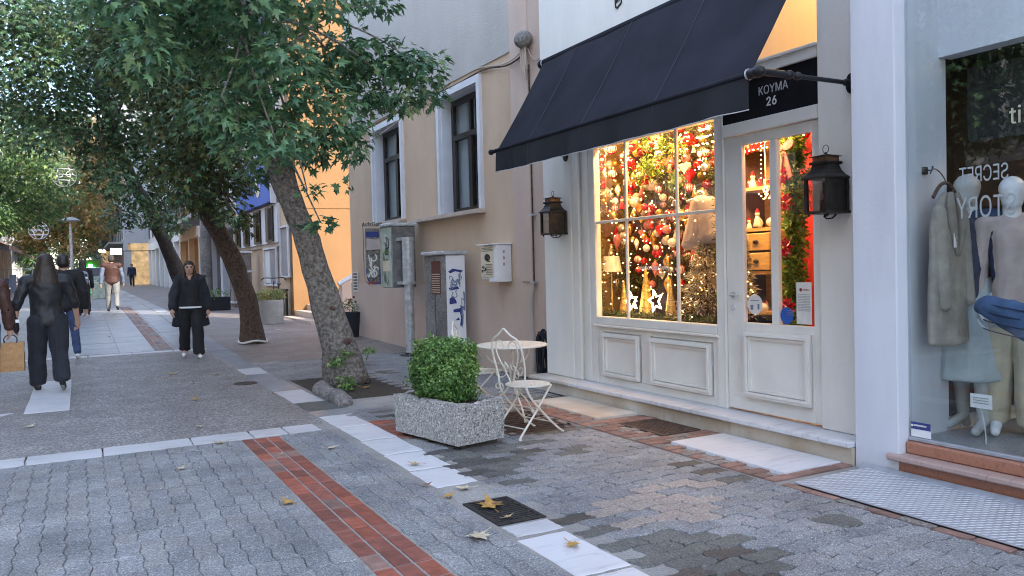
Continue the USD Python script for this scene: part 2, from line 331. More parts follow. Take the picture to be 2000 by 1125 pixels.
while y < 60:
    l = R.uniform(.7, 1.1); piece(rect_out(.34, l, .006, .006), (2.22, y+l/2), 'marble_kerb' if R.random() < .1 else 'slab_grey', kerb, 'kerb_stone'); y += l
obj('kerb_run', sheet(2.05, 2.39, 60, 140, .002, 5), 'marble_kerb', kerb)
obj('mortar_patch', J([sheet(1.975, 2.45, .5, 60, -.005, 1), sheet(1.86, 1.974, 7.28, 7.66, -.005, 1)]), 'mortar', kerb)
piece(rect_out(.36, .42, .0, .02), (2.2, 4.7), 'concrete', kerb, 'concrete_patch', tilt=0)
# far street slabs
fs = thing('street_slabs', kind='structure'); obj('bedding', sheet(-2.6, 2.04, 15.98, 44, -.009, 1), 'slab_grey', fs)
by = []
for j in range(28):
    for i in range(-3, 4):
        x0 = i*.62-.62; y0 = 16.02+j*1.0
        if x0 > 1.1: continue
        w = min(.62, 1.18-x0); c = (x0+w/2, y0+.5)
        piece(rect_out(w, 1.0, .0035), c, 'slab_grey', fs, 'paving_slab', tilt=.0006)
for j in range(34):
    for i in range(3): piece(rect_out(.1, .42, .004), (1.26+.108*i, 16.25+.43*j), R.choice(['brick_worn', 'walk_brown']), fs, 'brick')
for j in range(36): piece(rect_out(.46, .7, .006), (1.79, 16.4+.71*j), 'slab_grey', fs, 'paving_slab')
obj('far_paving', J([sheet(-8, 2.04, 44.03, 150, -.002, 3), sheet(-8, -2.5, 16.0, 44, -.002, 3), sheet(1.2, 2.04, 30.9, 44, -.004, 3)]), 'slab_grey', fs)
# pavement by the shops
rp = thing('shop_pavers', kind='structure')
def wrinkle_flat(m):
    c = m.vertices.mean(0); d = m.vertices-c; m.vertices[:, :2] += d[:, :2]*(meshkit.fbm(m.vertices*[14, 14, 0], 3, 1)-.4)[:, None]*1.2; return m
items = []
def block(x, y): return (2.4 < x < 3.55 and 8.2 < y < 11.0) or (3.2 < x < 3.9 and 6.05 < y < 7.1) or (2.4 < x < 2.85 and 6.5 < y < 7.5)
for j in range(0, 94):
    y = 13.2 - .125*(j+.5)
    for i in range(-2, 14):
        x = 2.44 + .25*i + (.125 if j % 2 else 0)
        lim = 3.845 if y < 7.55 else 5.1
        if x > lim or x < 2.36 or block(x, y): continue
        o = wavy(.25, .125, PI if j % 2 else 0, .013, .012)
        wn = meshkit.fbm(np.array([x*2.1+3, y*1.3, 0]), 3, 5); wet = (2.0 if y < 3.5 or y > 4.6 else 1.2)*math.exp(-((x-2.4)/(.75 if y < 3.5 else .55))**2)*(1 if y < 5.95 else .2) + (.6 if 4.9 < y < 5.95 and x < 3.1 else 0) + 4.5*(wn-.52) - .25
        if ((x-3.15)/.55)**2 + ((y-3.85-.25*(x-3.15))/.33)**2 < 1 and R.random() < .8: m = 'paver_pink'
        elif wet + R.uniform(-.3, .3) > .85: m = R.choice(['paver_wet', 'paver_wet', 'paver_mossy'])
        elif wet + R.uniform(-.3, .3) > .5: m = R.choice(['paver_mossy', 'paver_grey_2'])
        else: m = 'paver_grey_%d' % R.choice([0, 1, 1, 2, 3, 3])
        items.append(((x, y), o, seen(x, y), m))
for j in range(45, 94):
    y = 13.2 - .125*(j+.5)
    if y < 7.5 and j % 2 == 0: items.append(((3.884, y), rect_out(.128, .122, .002), seen(3.88, y), 'paver_grey_%d' % R.choice([0, 1, 2, 3])))
lay(items, rp)
obj('concrete_patch', wrinkle_flat(lathe([(0, .006), (.06, .006), (.10, .006), (.125, -.01)], (3.656, 3.05, 0), 22)), 'paver_mossy', rp)
bb = thing('brick_border', kind='structure')
obj('mortar_bed', J([sheet(3.96, 4.8, -1, 8.3, -.012, 1), sheet(2.38, 2.9, 6.4, 7.55, -.012, 1)]), 'mortar', bb)
SL = [(4.16, 4.72, 3.92, 5.10, 'marble_white'), (4.24, 4.72, 6.27, 7.5, 'marble_step')]
GR = [(4.28, 4.70, 5.36, 5.98)]
j = 0; y = 8.2
while y > 1.9:
    y -= .108; j += 1
    for i in range(4):
        x = 4.08 + .215*i - (.1 if j % 2 else 0); xa, xb = max(3.98, x-.105), min(4.74, x+.105)
        if xb-xa < .05: continue
        c = ((xa+xb)/2, y)
        if any(a-.0 < c[0] < b and p-.03 < c[1] < q+.03 for a, b, p, q in [t[:4] for t in SL+GR]+[(4.03, 4.8, -1, 3.78), (4.25, 4.75, 7.5, 8.0)]): continue
        piece(rect_out(xb-xa, .1, .003), c, R.choice(['brick_worn', 'brick_worn', 'brick_worn', 'walk_brown']), bb, 'brick', th=.02)
for j in range(16): piece(rect_out(.07, .205, .003), (3.992, 3.66-.21*j), R.choice(['brick_worn', 'walk_brown']), bb, 'brick', th=.02)
for j in range(9):
    for i in range(2): piece(rect_out(.2, .1, .004), (2.5+.21*i, 6.55+.108*j), R.choice(['brick_worn', 'brick_red_b', 'brick_red_a']), bb, 'brick', th=.02)
for a, b, p, q, m in SL: obj('marble_slab', box(a, b, p, q, -.02, .012, .003), m, bb)
obj('side_paving', J([sheet(2.38, 5.3, 13.15, 17, -.001, 1)]), 'walk_brown', kind='structure')
obj('side_pavement', J([sheet(2.42, 8, 17, 24, -.001, 1), sheet(2.42, 5.4, 24, 150, -.001, 3)]), 'walk_brown', kind='structure')
def grating(x0, x1, y0, y1, n, label, mat='iron_dark', z=.003, along='x'):
    t = thing('drain_grate', label, 'drain grate', None, ((x0+x1)/2, (y0+y1)/2, 0))
    obj('rim', remap(frame(x1-x0, y1-y0, .025, .03), (x0, y0, z-.03), (1, 0, 0), (0, 1, 0), (0, 0, 1)), mat, t)
    obj('sump', box(x0+.02, x1-.02, y0+.02, y1-.02, -.05, -.028), 'plain_black', t)
    for k in range(n):
        if along == 'x': yy = y0+.04+(y1-y0-.08)*k/(n-1); obj('bar', box(x0+.025, x1-.025, yy-.008, yy+.008, -.028, z-.002), mat, t)
        else: xx = x0+.04+(x1-x0-.08)*k/(n-1); obj('bar', box(xx-.008, xx+.008, y0+.025, y1-.025, -.028, z-.002), mat, t)
grating(2.03, 2.34, 4.0, 4.49, 13, 'black slotted drain grate set in the marble kerb, covered by brown leaves')
grating(4.28, 4.70, 5.36, 5.98, 11, 'rusty metal grate between the two marble slabs before the shop step', 'iron_rust', along='y')
grating(4.27, 4.72, 7.55, 7.98, 7, 'dark slatted grate at the foot of the shop step near the cable coil', along='y')
grating(3.22, 3.88, 6.07, 7.08, 12, 'large dark brown grate under the white wrought iron table', 'iron_rust')
mh = thing('manhole_cover', 'small round dark manhole cover in the road by the kerb', 'manhole cover', None, (1.9, 11.0, 0))
obj('lid', lathe([(0, .004), (.11, .004), (.115, -.01)], (1.9, 11.0, 0), 20), 'iron_dark', mh); obj('rim', lathe([(.122, -.01), (.122, .005), (.15, .005), (.152, -.01)], (1.9, 11, 0), 20), 'iron_rust', mh)
# chequer plate ramp
dp = thing('chequer_plate', 'silver chequer plate ramp before the clothes shop step', 'metal plate', None, (4.38, 2.4, 0))
pl = box(4.03, 4.70, -.5, 3.72, .004, .012, .002); obj('plate', pl, 'steel_plate', dp)
bumps = []
lz = trimesh.Trimesh([(-.024, 0, 0), (0, -.0085, 0), (.024, 0, 0), (0, .0085, 0), (-.012, 0, .003), (.012, 0, .003)], [(0, 1, 4), (1, 5, 4), (1, 2, 5), (2, 3, 5), (3, 4, 5), (3, 0, 4)], process=False)
i = 0
for a in np.arange(4.06, 4.69, .042):
    i += 1
    for b in np.arange(1.2, 3.7, .042):
        k = int(round((b-1.2)/.042)) + i
        q = lz.copy(); q.apply_transform(trimesh.transformations.rotation_matrix(-PI/5, [0, 0, 1])); q.apply_translation((a, b+(.021 if i % 2 else 0), .0122)); bumps.append(q)
obj('raised_tread', J(bumps), 'steel_bright', dp, kind='stuff')
obj('upstand', remap(ext(Polygon([(0, 0), (.045, .032), (.05, .029), (.006, 0)]), 4.3), (4.70, 3.76, .004), (1, 0, 0), (0, 0, 1), (0, -1, 0)), 'steel_plate', dp)
# tree pit
obj('tree_pit_soil', lift(box(2.42, 3.55, 8.85, 11.0, -.06, -.012)), 'soil', kind='structure')
obj('pit_paving', J([sheet(2.4, 3.6, 8.1, 8.86, -.004, 1)]), 'concrete', kind='structure')

# ------------------------------------------------------------------ white corner shop
shop = thing('white_shop', 'white fronted shop with a panelled door and lit display window', 'shop building', None, (4.95, 6.2, 0))
Y0, Y1 = 3.835, 8.34
obj('upper_wall', box(4.94, 5.06, 5.33, Y1, 2.78, 3.12), 'plaster_white', shop); obj('upper_wall', box(4.94, 8, 5.33, Y1, 3.122, 12), 'plaster_white', shop)
obj('upper_wall', box(4.94, 8, Y0, 5.33, 4.6, 12), 'plaster_white', shop)
obj('roof', box(4.8, 8.1, Y0, Y1, 12, 12.2), 'stone_trim', shop)
obj('party_wall', box(5.05, 9, Y1-.12, Y1, .0, 2.78), 'plaster_white', shop)
obj('party_wall', box(5.05, 9, Y0, 3.985, .0, 4.6), 'plaster_white', shop)
obj('pilaster', box(4.94, 5.05, 7.74, Y1, .16, 2.78, .006), 'plaster_white', shop)
obj('pilaster', box(4.94, 5.05, Y0, 4.27, .16, 4.6, .006), 'plaster_white', shop)
obj('step', box(4.735, 5.2, Y0, Y1+.02, -.02, .118), 'marble_step', shop)
ya = Y0
for yb in (4.25, 5.9, 7.5, Y1+.03):
    obj('step_slab', box(4.70, 5.3, ya+.002, yb-.002, .12, .158, .006), 'marble_step' if yb > 8 else 'marble_white', shop); ya = yb
# timber shopfront
wd = 'paint_white'
def bolection(y0, y1, z0, z1, x=4.985, par=shop):
    """raised and fielded panel: moulding frame and field"""
    o = obj('panel', street(ext(rect(y1-y0, z1-z0), .012), x+.012, y1, z0), wd, par)
    for t, d in ((0, .026), (.022, .034), (.05, .018)):
        obj('moulding', street(frame(y1-y0-2*t, z1-z0-2*t, .022, d), x+.004, y1-t, z0+t), wd, o)
sw = obj('window_frame', J([box(4.97, 5.05, 5.33, 5.43, .158, 2.8, .006), box(4.97, 5.05, 7.31, 7.42, .158, 2.8, .006), box(4.965, 5.05, 5.43, 7.31, .80, .885, .006), box(4.95, 4.99, 5.40, 7.36, .775, .80, .006), box(4.97, 5.05, 5.43, 7.31, 2.70, 2.8, .004)]), wd, shop)
for yy in (5.965, 6.765): obj('glazing_bar', box(4.982, 5.012, yy-.014, yy+.014, .885, 2.70, .005), wd, shop)
obj('glazing_bar', box(4.98, 5.014, 5.43, 7.31, 1.888, 1.916, .005), wd, shop)
for ya, yb in ((5.43, 5.951), (5.979, 6.751), (6.779, 7.31)):
    for za, zb in ((.885, 1.888), (1.916, 2.70)): obj('pane', box(4.994, 4.998, ya, yb, za, zb), 'pane_clear', shop)
obj('stall_riser', box(5.0, 5.06, 5.43, 7.31, .158, .80), wd, shop)
obj('stall_rail', J([box(4.985, 5.0, 5.43, 7.31, .158, .24, .004), box(4.985, 5.0, 6.40, 6.55, .24, .80, .004), box(4.985, 5.0, 7.22, 7.31, .24, .80, .004), box(4.985, 5.0, 5.43, 5.5, .24, .80, .004), box(4.985, 5.0, 5.5, 6.4, .72, .80, .004), box(4.985, 5.0, 6.55, 7.22, .72, .8, .004)]), wd, shop)
bolection(6.56, 7.21, .25, .715, 4.975); bolection(5.51, 6.39, .25, .715, 4.975)
for k, (a, b, x) in enumerate(((7.42, 7.52, 4.96), (7.52, 7.60, 4.985), (7.60, 7.74, 4.95))): obj('jamb', box(x, 5.05, a, b, .158, 2.78, .008), wd, shop)
# door
obj('door_frame', J([box(4.965, 5.05, 5.315, 5.33, .158, 4.6, .003), box(4.965, 5.05, 4.27, 4.283, .158, 4.6, .003), box(4.955, 5.05, 4.283, 5.315, 2.515, 2.62, .006), box(4.955, 5.05, 4.283, 5.33, 2.975, 3.06, .006), box(4.945, 5.05, 4.283, 5.33, 3.06, 3.085, .004), box(4.97, 5.05, 4.283, 5.33, 4.5, 4.6)]), wd, shop)
door = obj('door', J([box(4.985, 5.03, 4.287, 4.37, .175, 2.51, .004), box(4.985, 5.03, 5.11, 5.31, .175, 2.51, .004), box(4.985, 5.03, 4.37, 5.11, 2.425, 2.51, .004), box(4.985, 5.03, 4.37, 5.11, .175, .925, .004), box(4.983, 5.03, 4.725, 4.80, .925, 2.425, .004)]), wd, shop)
for ya, yb in ((4.37, 4.725), (4.80, 5.11)): obj('pane', box(5.003, 5.007, ya, yb, .925, 2.425), 'pane_clear', door)
bolection(4.385, 5.10, .30, .86, 4.972, shop)
hd = J([lathe([(0, 0), (.026, 0), (.026, .008), (0, .01)], n=16)]); 
def rosette(y, z): return remap(hd, (4.985, y, z), (0, 1, 0), (0, 0, 1), (-1, 0, 0))
obj('door_handle', J([rosette(5.235, 1.16), tube([(4.98, 5.235, 1.16), (4.945, 5.235, 1.16), (4.938, 5.225, 1.16), (4.936, 5.12, 1.152)], [.009, .009, .009, .007], 8)]), 'galvanised', door, 30)
obj('lock', J([rosette(5.235, 1.05), box(4.972, 4.977, 5.231, 5.239, 1.038, 1.06)]), 'steel_bright', door, 30)
# name board over the door
nb = obj('name_board', box(4.972, 4.99, 4.285, 5.313, 2.622, 2.973), 'sign_black', shop)
def text_on(txt, h, place, at, m, par, name='lettering', bold=False, mirror=False, center=False, stretch=1.0):
    t = meshkit.text_mesh(txt, h, .002, bold)
    if stretch != 1: t.vertices[:, 0] *= stretch
    if mirror: t.vertices[:, 0] = t.vertices[:, 0].max() - t.vertices[:, 0]; t.invert()
    if center: t.vertices[:, 0] -= t.vertices[:, 0].mean()
    return obj(name, place(t, *at), m, par)
text_on('KOYMA', .068, street, (4.971, 4.895, 2.80), 'letter_dim', nb, stretch=.92)
text_on('26', .068, street, (4.971, 4.815, 2.70), 'letter_white', nb, bold=True)
obj('transom_pane', box(5.0, 5.004, 4.283, 5.33, 3.085, 4.5), 'pane_clear', shop)
# crest over the awning
cr = obj('crest', street(ext(Polygon([(-.085, .3), (-.06, .02), (-.03, 0), (.05, .035), (.075, .3)]).difference(Polygon([(-.07, .29), (-.048, .04), (-.028, .02), (.04, .053), (.06, .29)])), .006), 4.939, 6.74, 4.045), 'sign_black', shop)
for a, b in ((-.052, -.018), (.0, .03)): obj('stripe', street(ext(Polygon([(a, .3), (a*.8+.0, .06+.4*max(a, 0)), (b*.8, .075+.4*max(b, 0)), (b, .3)]), .006), 4.939, 6.74, 4.045), 'sign_black', cr)
text_on('maisonde', .3, street, (4.939, 6.52, 4.085), 'sign_black', shop)
# ------------------------------------------------------------------ awning
aw = thing('awning', 'dark navy fabric awning stretched over the lit shop window', 'awning', None, (4.5, 6, 2.6))
ax0, az0, ax1, az1, ayA, ayB = 4.62, 3.69, 4.02, 2.70, 4.03, 7.74
def fabric(y0, y1, t=.004):
    n = 17; P = []
    for k in range(n):
        u = k/(n-1); P.append((ax0+(ax1-ax0)*u, az0+(az1-az0)*u - .03*math.sin(PI*u)))
    V = []; F = []; my = 41
    for (dx, dz) in ((0, 0), (.003, -.004)):
        for (x, z) in P:
            for j in range(my):
                yy = y0+(y1-y0)*j/(my-1); V.append((x+dx, yy, z+dz+.007*math.sin(yy*5+x*9)+.016*(meshkit.fbm(np.array([yy*1.9, x*4, 0]), 3, 2)-.5)))
    for s in (0, 1):
        for i in range(n-1):
            for j in range(my-1):
                a = s*n*my+i*my+j; q = [(a, a+1, a+my+1), (a, a+my+1, a+my)]; F += [t[::-1] for t in q] if not s else q
    return trimesh.Trimesh(V, F, process=False)
obj('canopy', fabric(ayA, ayB), 'awning_navy', aw, True)
ys = np.linspace(ayA, ayB, 60); V = []
for yy in ys:
    sag = .006*math.sin(yy*7)+.004*math.sin(yy*17)
    for zz, xx in ((az1-.012, ax1-.012), (az1-.12, ax1-.014+sag), (az1-.235+.004*math.sin(yy*6), ax1-.012+sag*2)): V.append((xx, yy, zz))
F = []
for i in range(59):
    for j in range(2): a = i*3+j; F += [(a, a+1, a+4), (a, a+4, a+3)]
vm = trimesh.Trimesh(V, F, process=False); vm2 = vm.copy(); vm2.vertices[:, 0] += .003; vm2.invert()
obj('valance', J([vm, vm2]), 'awning_navy_dark', aw, True)
obj('hem', tube([(V[3*i+2][0]-.001, V[3*i+2][1], V[3*i+2][2]) for i in range(60)], .004, 5), 'letter_dim', aw)
obj('front_bar', tube([(ax1, 3.98, az1), (ax1, 7.85, az1)], .022, 12), 'awning_navy', aw, 40)
obj('roller', tube([(ax0+.06, 3.99, az0+.02), (ax0+.06, 7.86, az0+.02)], .046, 14), 'awning_navy', aw, 40)
obj('bar_end', J([ball((ax1, 3.955, az1), .042, 2, (1, 1.3, 1)), tube([(ax1, 3.98, az1), (ax1, 4.03, az1)], .036, 12)]), 'iron_black', aw, 40); obj('bar_end', ball((ax1, 7.88, az1), .032, 2), 'iron_black', aw, True)
obj('roller_end', J([ball((ax0+.06, 7.87, az0+.02), .052, 2, (1, .7, 1)), box(4.72, 4.94, 7.80, 7.84, az0-.03, az0+.05)]), 'iron_black', aw, 40)
obj('collar', tube([(ax1, 4.035, az1), (ax1, 4.045, az1)], .039, 14), 'letter_dim', aw); obj('collar', tube([(ax0+.06, 7.80, az0+.02), (ax0+.06, 7.812, az0+.02)], .049, 14), 'letter_dim', aw)
def arm(y, plate):
    a = obj('arm', J([tube([(ax1+.03, y, az1), (4.25, y, az1+.004)], .024, 10), tube([(4.25, y, az1+.004), (4.36, y, az1), (plate-.09, y, az1)], .016, 10), ball((4.30, y, az1+.004), .031, 2, (1.2, 1, 1)), ball((4.38, y, az1+.002), .028, 2, (1.2, 1, 1)), ball((plate-.06, y, az1), .026, 2, (1.5, 1, 1)), tube([(plate-.05, y, az1), (plate, y, az1)], .012, 8)]), 'iron_black', aw, 40)
    obj('wall_plate', remap(lathe([(0, .0), (.05, .0), (.05, .012), (.0, .02)], n=16), (plate, y, az1), (0, 1, 0), (0, 0, 1.5), (-1, 0, 0)), 'iron_black', a, 30)
arm(3.95, 4.93); arm(7.80, 4.93)
for yy in (5.05, 6.1, 7.05):
    obj('seam', J([tube([(ax0+(ax1-ax0)*u-.003, yy, az0+(az1-az0)*u+.009-.03*math.sin(PI*u)) for u in np.linspace(0, 1, 9)], .003, 4), tube([(ax1-.017, yy, az1-.015), (ax1-.017, yy, az1-.23)], .0016, 4)]), 'seam', aw)

# ------------------------------------------------------------------ clothes shop
cs = thing('clothes_shop', 'pale blue-white clothes shop with a tall display window and red marble sill', 'shop building', None, (4.8, 2, 0))
P2 = 'plaster_bluewhite'
obj('pilaster', box(4.76, 4.9, 3.49, 3.832, -.02, 12, .008), P2, cs)
obj('side_wall', box(4.9, 5.30, 3.49, 3.832, -.02, 4.8), P2, cs)
obj('upper_wall', box(4.80, 8, -7, 3.49, 4.8, 12), P2, cs); obj('upper_wall', box(4.9, 8, 3.49, 3.83, 4.8, 12), P2, cs)
obj('pilaster', box(4.76, 5.3, -3.4, -3.0, -.02, 4.8), P2, cs)
obj('header', box(5.22, 5.36, -3, 3.49, 2.80, 4.8), P2, cs)
obj('roof', box(4.7, 8.1, -7, 3.83, 12, 12.2), 'stone_trim', cs)
obj('sill_riser', box(4.765, 4.86, -3, 3.535, -.02, .098), 'marble_red', cs)
obj('sill_tread', box(4.715, 4.86, -3, 3.56, .10, .14, .01), 'marble_rose', cs)
obj('sill_curb', box(4.825, 4.90, -3, 3.488, .137, .222, .012), 'marble_red', cs)
obj('window_channel', box(4.855, 4.885, -3, 3.488, .224, .25, .004), 'steel_plate', cs)
obj('pane', box(4.868, 4.876, -3, 3.488, .25, 4.8), 'pane_cool', cs)
obj('display_floor', box(4.9, 9, -3, 3.489, .16, .235), 'slab_grey', cs)
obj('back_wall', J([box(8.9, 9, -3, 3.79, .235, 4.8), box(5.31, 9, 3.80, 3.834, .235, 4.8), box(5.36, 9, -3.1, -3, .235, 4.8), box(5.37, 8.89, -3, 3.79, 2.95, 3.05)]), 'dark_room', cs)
# ------------------------------------------------------------------ beige corner building
bb1 = thing('beige_building', 'beige rendered building with two tall white-framed windows behind the tables', 'building', None, (5.2, 12, 0))
X = 5.2; BY0, BY1 = 8.36, 16.93
ops = [(10.52, 11.92, 2.30, 4.12), (13.69, 15.2, 2.36, 4.12)]
low = Polygon([(BY0, -.1), (BY1, -.1), (BY1, 4.32), (BY0, 4.32)])
for a, b, c, d in ops: low = low.difference(rect(b-a, d-c, a, c))
def yz(poly, x0, x1): return remap(ext(poly, x1-x0), (x0, 0, 0), (0, 1, 0), (0, 0, 1), (1, 0, 0))
obj('lower_wall', yz(low, X, X+.4), 'plaster_beige', bb1)
obj('upper_wall', box(X-.015, X+2.4, BY0, BY1+.02, 4.32, 12), 'plaster_mauve', bb1)
obj('rear_wall', box(X+.7, X+2.4, BY0, BY1, -.1, 4.3), 'plaster_beige', bb1)
obj('end_wall', box(X+.4, X+.7, BY1-.3, BY1, -.1, 4.3), 'plaster_beige', bb1)
obj('plinth', box(X-.02, X, BY0, BY1, -.1, 1.18), 'plaster_beige_pale', bb1)
obj('roof', box(X-.3, X+2.5, BY0, BY1+.1, 12, 12.2), 'stone_trim', bb1)
for a, b in ((8.42, 8.72), (9.0, 9.28)): obj('pilaster', box(X-.06, X-.016, a, b, 1.24, 9.0, .01), 'plaster_beige_pale', bb1)
obj('pilaster', box(X-.045, X-.016, 8.38, 9.5, -.1, 11), 'plaster_beige_pale', bb1)
for k, (a, b, c, d) in enumerate(ops):
    sr = obj('window_surround', J([street(Polygon([]) if 0 else ext(Polygon(rect(b-a+.18, d-c+.12, -.09, -.02).exterior.coords, [list(rect(b-a, d-c).exterior.coords)[::-1]]), .06), X+.004, b, c), box(X, X+.17, b-.012, b, c, d), box(X, X+.17, a, a+.012, c, d), box(X, X+.17, a+.012, b-.012, d-.012, d)]), 'trim_white', bb1)
    obj('sill', box(X-.13, X+.17, a-.12, b+(1.1 if k == 0 else .15), c-.07, c-.005, .008), 'stone_trim', bb1)
    xw = X+.17
    wf = obj('window', J([box(xw, xw+.06, a+.012, a+.09, c, d-.012, .004), box(xw, xw+.06, b-.09, b-.012, c, d-.012, .004), box(xw, xw+.06, a+.09, b-.09, d-.10, d-.012, .004), box(xw, xw+.06, a+.09, b-.09, c, c+.09, .004), box(xw-.015, xw+.06, a+.09, b-.09, c+1.16, c+1.25, .004),
        box(xw-.01, xw+.06, (a+b)/2-.06, (a+b)/2+.06, c+.09, c+1.16, .004), box(xw, xw+.06, (a+b)/2-.03, (a+b)/2+.03, c+1.25, d-.1, .004), box(xw-.006, xw+.05, a+.09, a+.15, c+.09, c+1.16, .003), box(xw-.006, xw+.05, b-.15, b-.09, c+.09, c+1.16, .003)]), 'frame_dark', bb1)
    for ya, yb in ((a+.1, (a+b)/2-.05), ((a+b)/2+.05, b-.1)):
        for za, zb in ((c+.08, c+1.17), (c+1.24, d-.09)): obj('pane', box(xw+.025, xw+.03, ya, yb, za, zb), 'pane_dark', wf)
    obj('curtain', J([box(xw+.10, xw+.11, (a+b)/2+.02, b, c, d), box(xw+.10, xw+.11, a, a+.25, c, d)]), 'plain_white', wf)
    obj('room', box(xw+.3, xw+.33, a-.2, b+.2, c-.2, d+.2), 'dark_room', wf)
# recess with the orange wall and steps
b2 = thing('orange_wall_building', 'tan building with a bright orange side wall, notice boards and a blue sign', 'building', None, (5.2, 26, 0))
Y2 = 22.3
obj('side_wall', box(5.2, 12, Y2, Y2+.4, -.1, 12), 'plaster_orange', b2)
obj('front_wall', box(5.2, 5.6, Y2+.4, 31, -.1, 12), 'plaster_beige', b2)
obj('roof', box(5.0, 12, Y2-.1, 31, 12, 12.2), 'stone_trim', b2)
obj('courses', J([box(5.22, 12, Y2-.02, Y2, z, z+.03) for z in (3.2, 5.4, 8)]), 'plaster_orange', b2)
stp = thing('entrance_steps', 'pale stone steps rising into the recess by the orange wall', 'steps', None, (5.4, 20, 0))
for k in range(6): obj('step', box(4.9+.32*k, 9, 19.4+.1*k, Y2, .1+.15*k, .248+.15*k, .008), 'stone_trim', stp)
obj('parapet', remap(ext(Polygon([(0, 0), (2.6, 0), (2.6, 2.35), (2.5, 2.35), (0, 1.05)]), .25), (5.6, 19.3, .05), (1, 0, 0), (0, 0, 1), (0, -1, 0)), 'plaster_beige_pale', stp)
obj('coping', tube([(5.55, 19.17, 1.12), (8.2, 19.17, 2.5)], .07, 6), 'trim_white', stp)
obj('courtyard_wall', box(9.5, 9.8, 12, 22.3, 0, 4), 'plaster_orange', kind=None) if 0 else None
obj('band', box(5.15, 5.2, 23.3, 30.8, 2.2, 2.32, .01), 'stone_trim', b2)
obj('white_bay', box(5.12, 5.2, 23.7, 30.5, 2.32, 3.45), 'trim_white', b2)
for a in (24.15, 26.0, 27.9, 29.6):
    w = obj('window', box(5.06, 5.12, a, a+.95, 2.36, 3.4), 'frame_dark', b2); obj('pane', box(5.05, 5.06, a+.06, a+.52, 2.42, 3.34), 'pane_smoke', w)
for a, c in ((23.4, 4.9), (26.5, 4.9), (29, 4.9), (24.5, 8), (27.5, 8)):
    w = obj('window', box(5.12, 5.2, a, a+1.1, c+.2, c+1.9), 'trim_white', b2); obj('pane', box(5.1, 5.12, a+.1, a+1.0, c+.3, c+1.8), 'frame_dark', w)
dr = obj('doorway', box(5.15, 5.2, 28.6, 30.2, .4, 2.1), 'orange_paper', b2); [obj('door_post', box(5.1, 5.2, a, a+.3, .3, 2.2), 'frame_dark', dr) for a in (28.3, 30.2)]
sg = thing('blue_sign', 'large blue shop sign with a pale emblem above the white window bay', 'sign', None, (5.1, 26, 4))
obj('board', box(4.98, 5.12, 23.8, 29.5, 3.5, 5.0, .01), 'blue_sign', sg); obj('edge', box(4.96, 5.12, 23.72, 23.8, 3.45, 5.05), 'trim_white', sg)
obj('emblem', street(ext(Point(0, 0).buffer(.34).difference(Point(.1, .05).buffer(.15)), .01), 4.975, 25.6, 4.1), 'cream_paper', sg)
bn = thing('banner', 'bright blue banner high on the tan building, seen through the leaves', 'banner', None, (5.1, 25, 7))
obj('cloth', box(5.02, 5.06, 24.0, 26.4, 7.6, 9.6), 'blue_sign', bn)
def noticeboard(y0, y1, z0, z1, n, label):
    t = thing('notice_board', label, 'notice board', None, (5.15, (y0+y1)/2, z0))
    obj('back', box(5.16, 5.2, y0, y1, z0, z1), 'plain_grey', t); obj('frame', street(frame(y1-y0, z1-z0, .05, .06), 5.165, y1, z0), 'trim_white', t)
    w = (y1-y0-.1)/n
    for k in range(n):
        obj('poster', box(5.148, 5.155, y0+.07+w*k, y0+.03+w*(k+1), z0+.08, z1-.08), 'paper' if k else 'slab_grey', t)
        if k: obj('mullion', box(5.12, 5.16, y0+.04+w*k, y0+.08+w*k, z0, z1), 'trim_white', t)
noticeboard(24.0, 25.8, 1.05, 2.2, 2, 'white double-leaf notice board below the window bay'); noticeboard(22.45, 23.4, 1.3, 2.75, 1, 'tall narrow glazed poster frame near the orange wall corner')
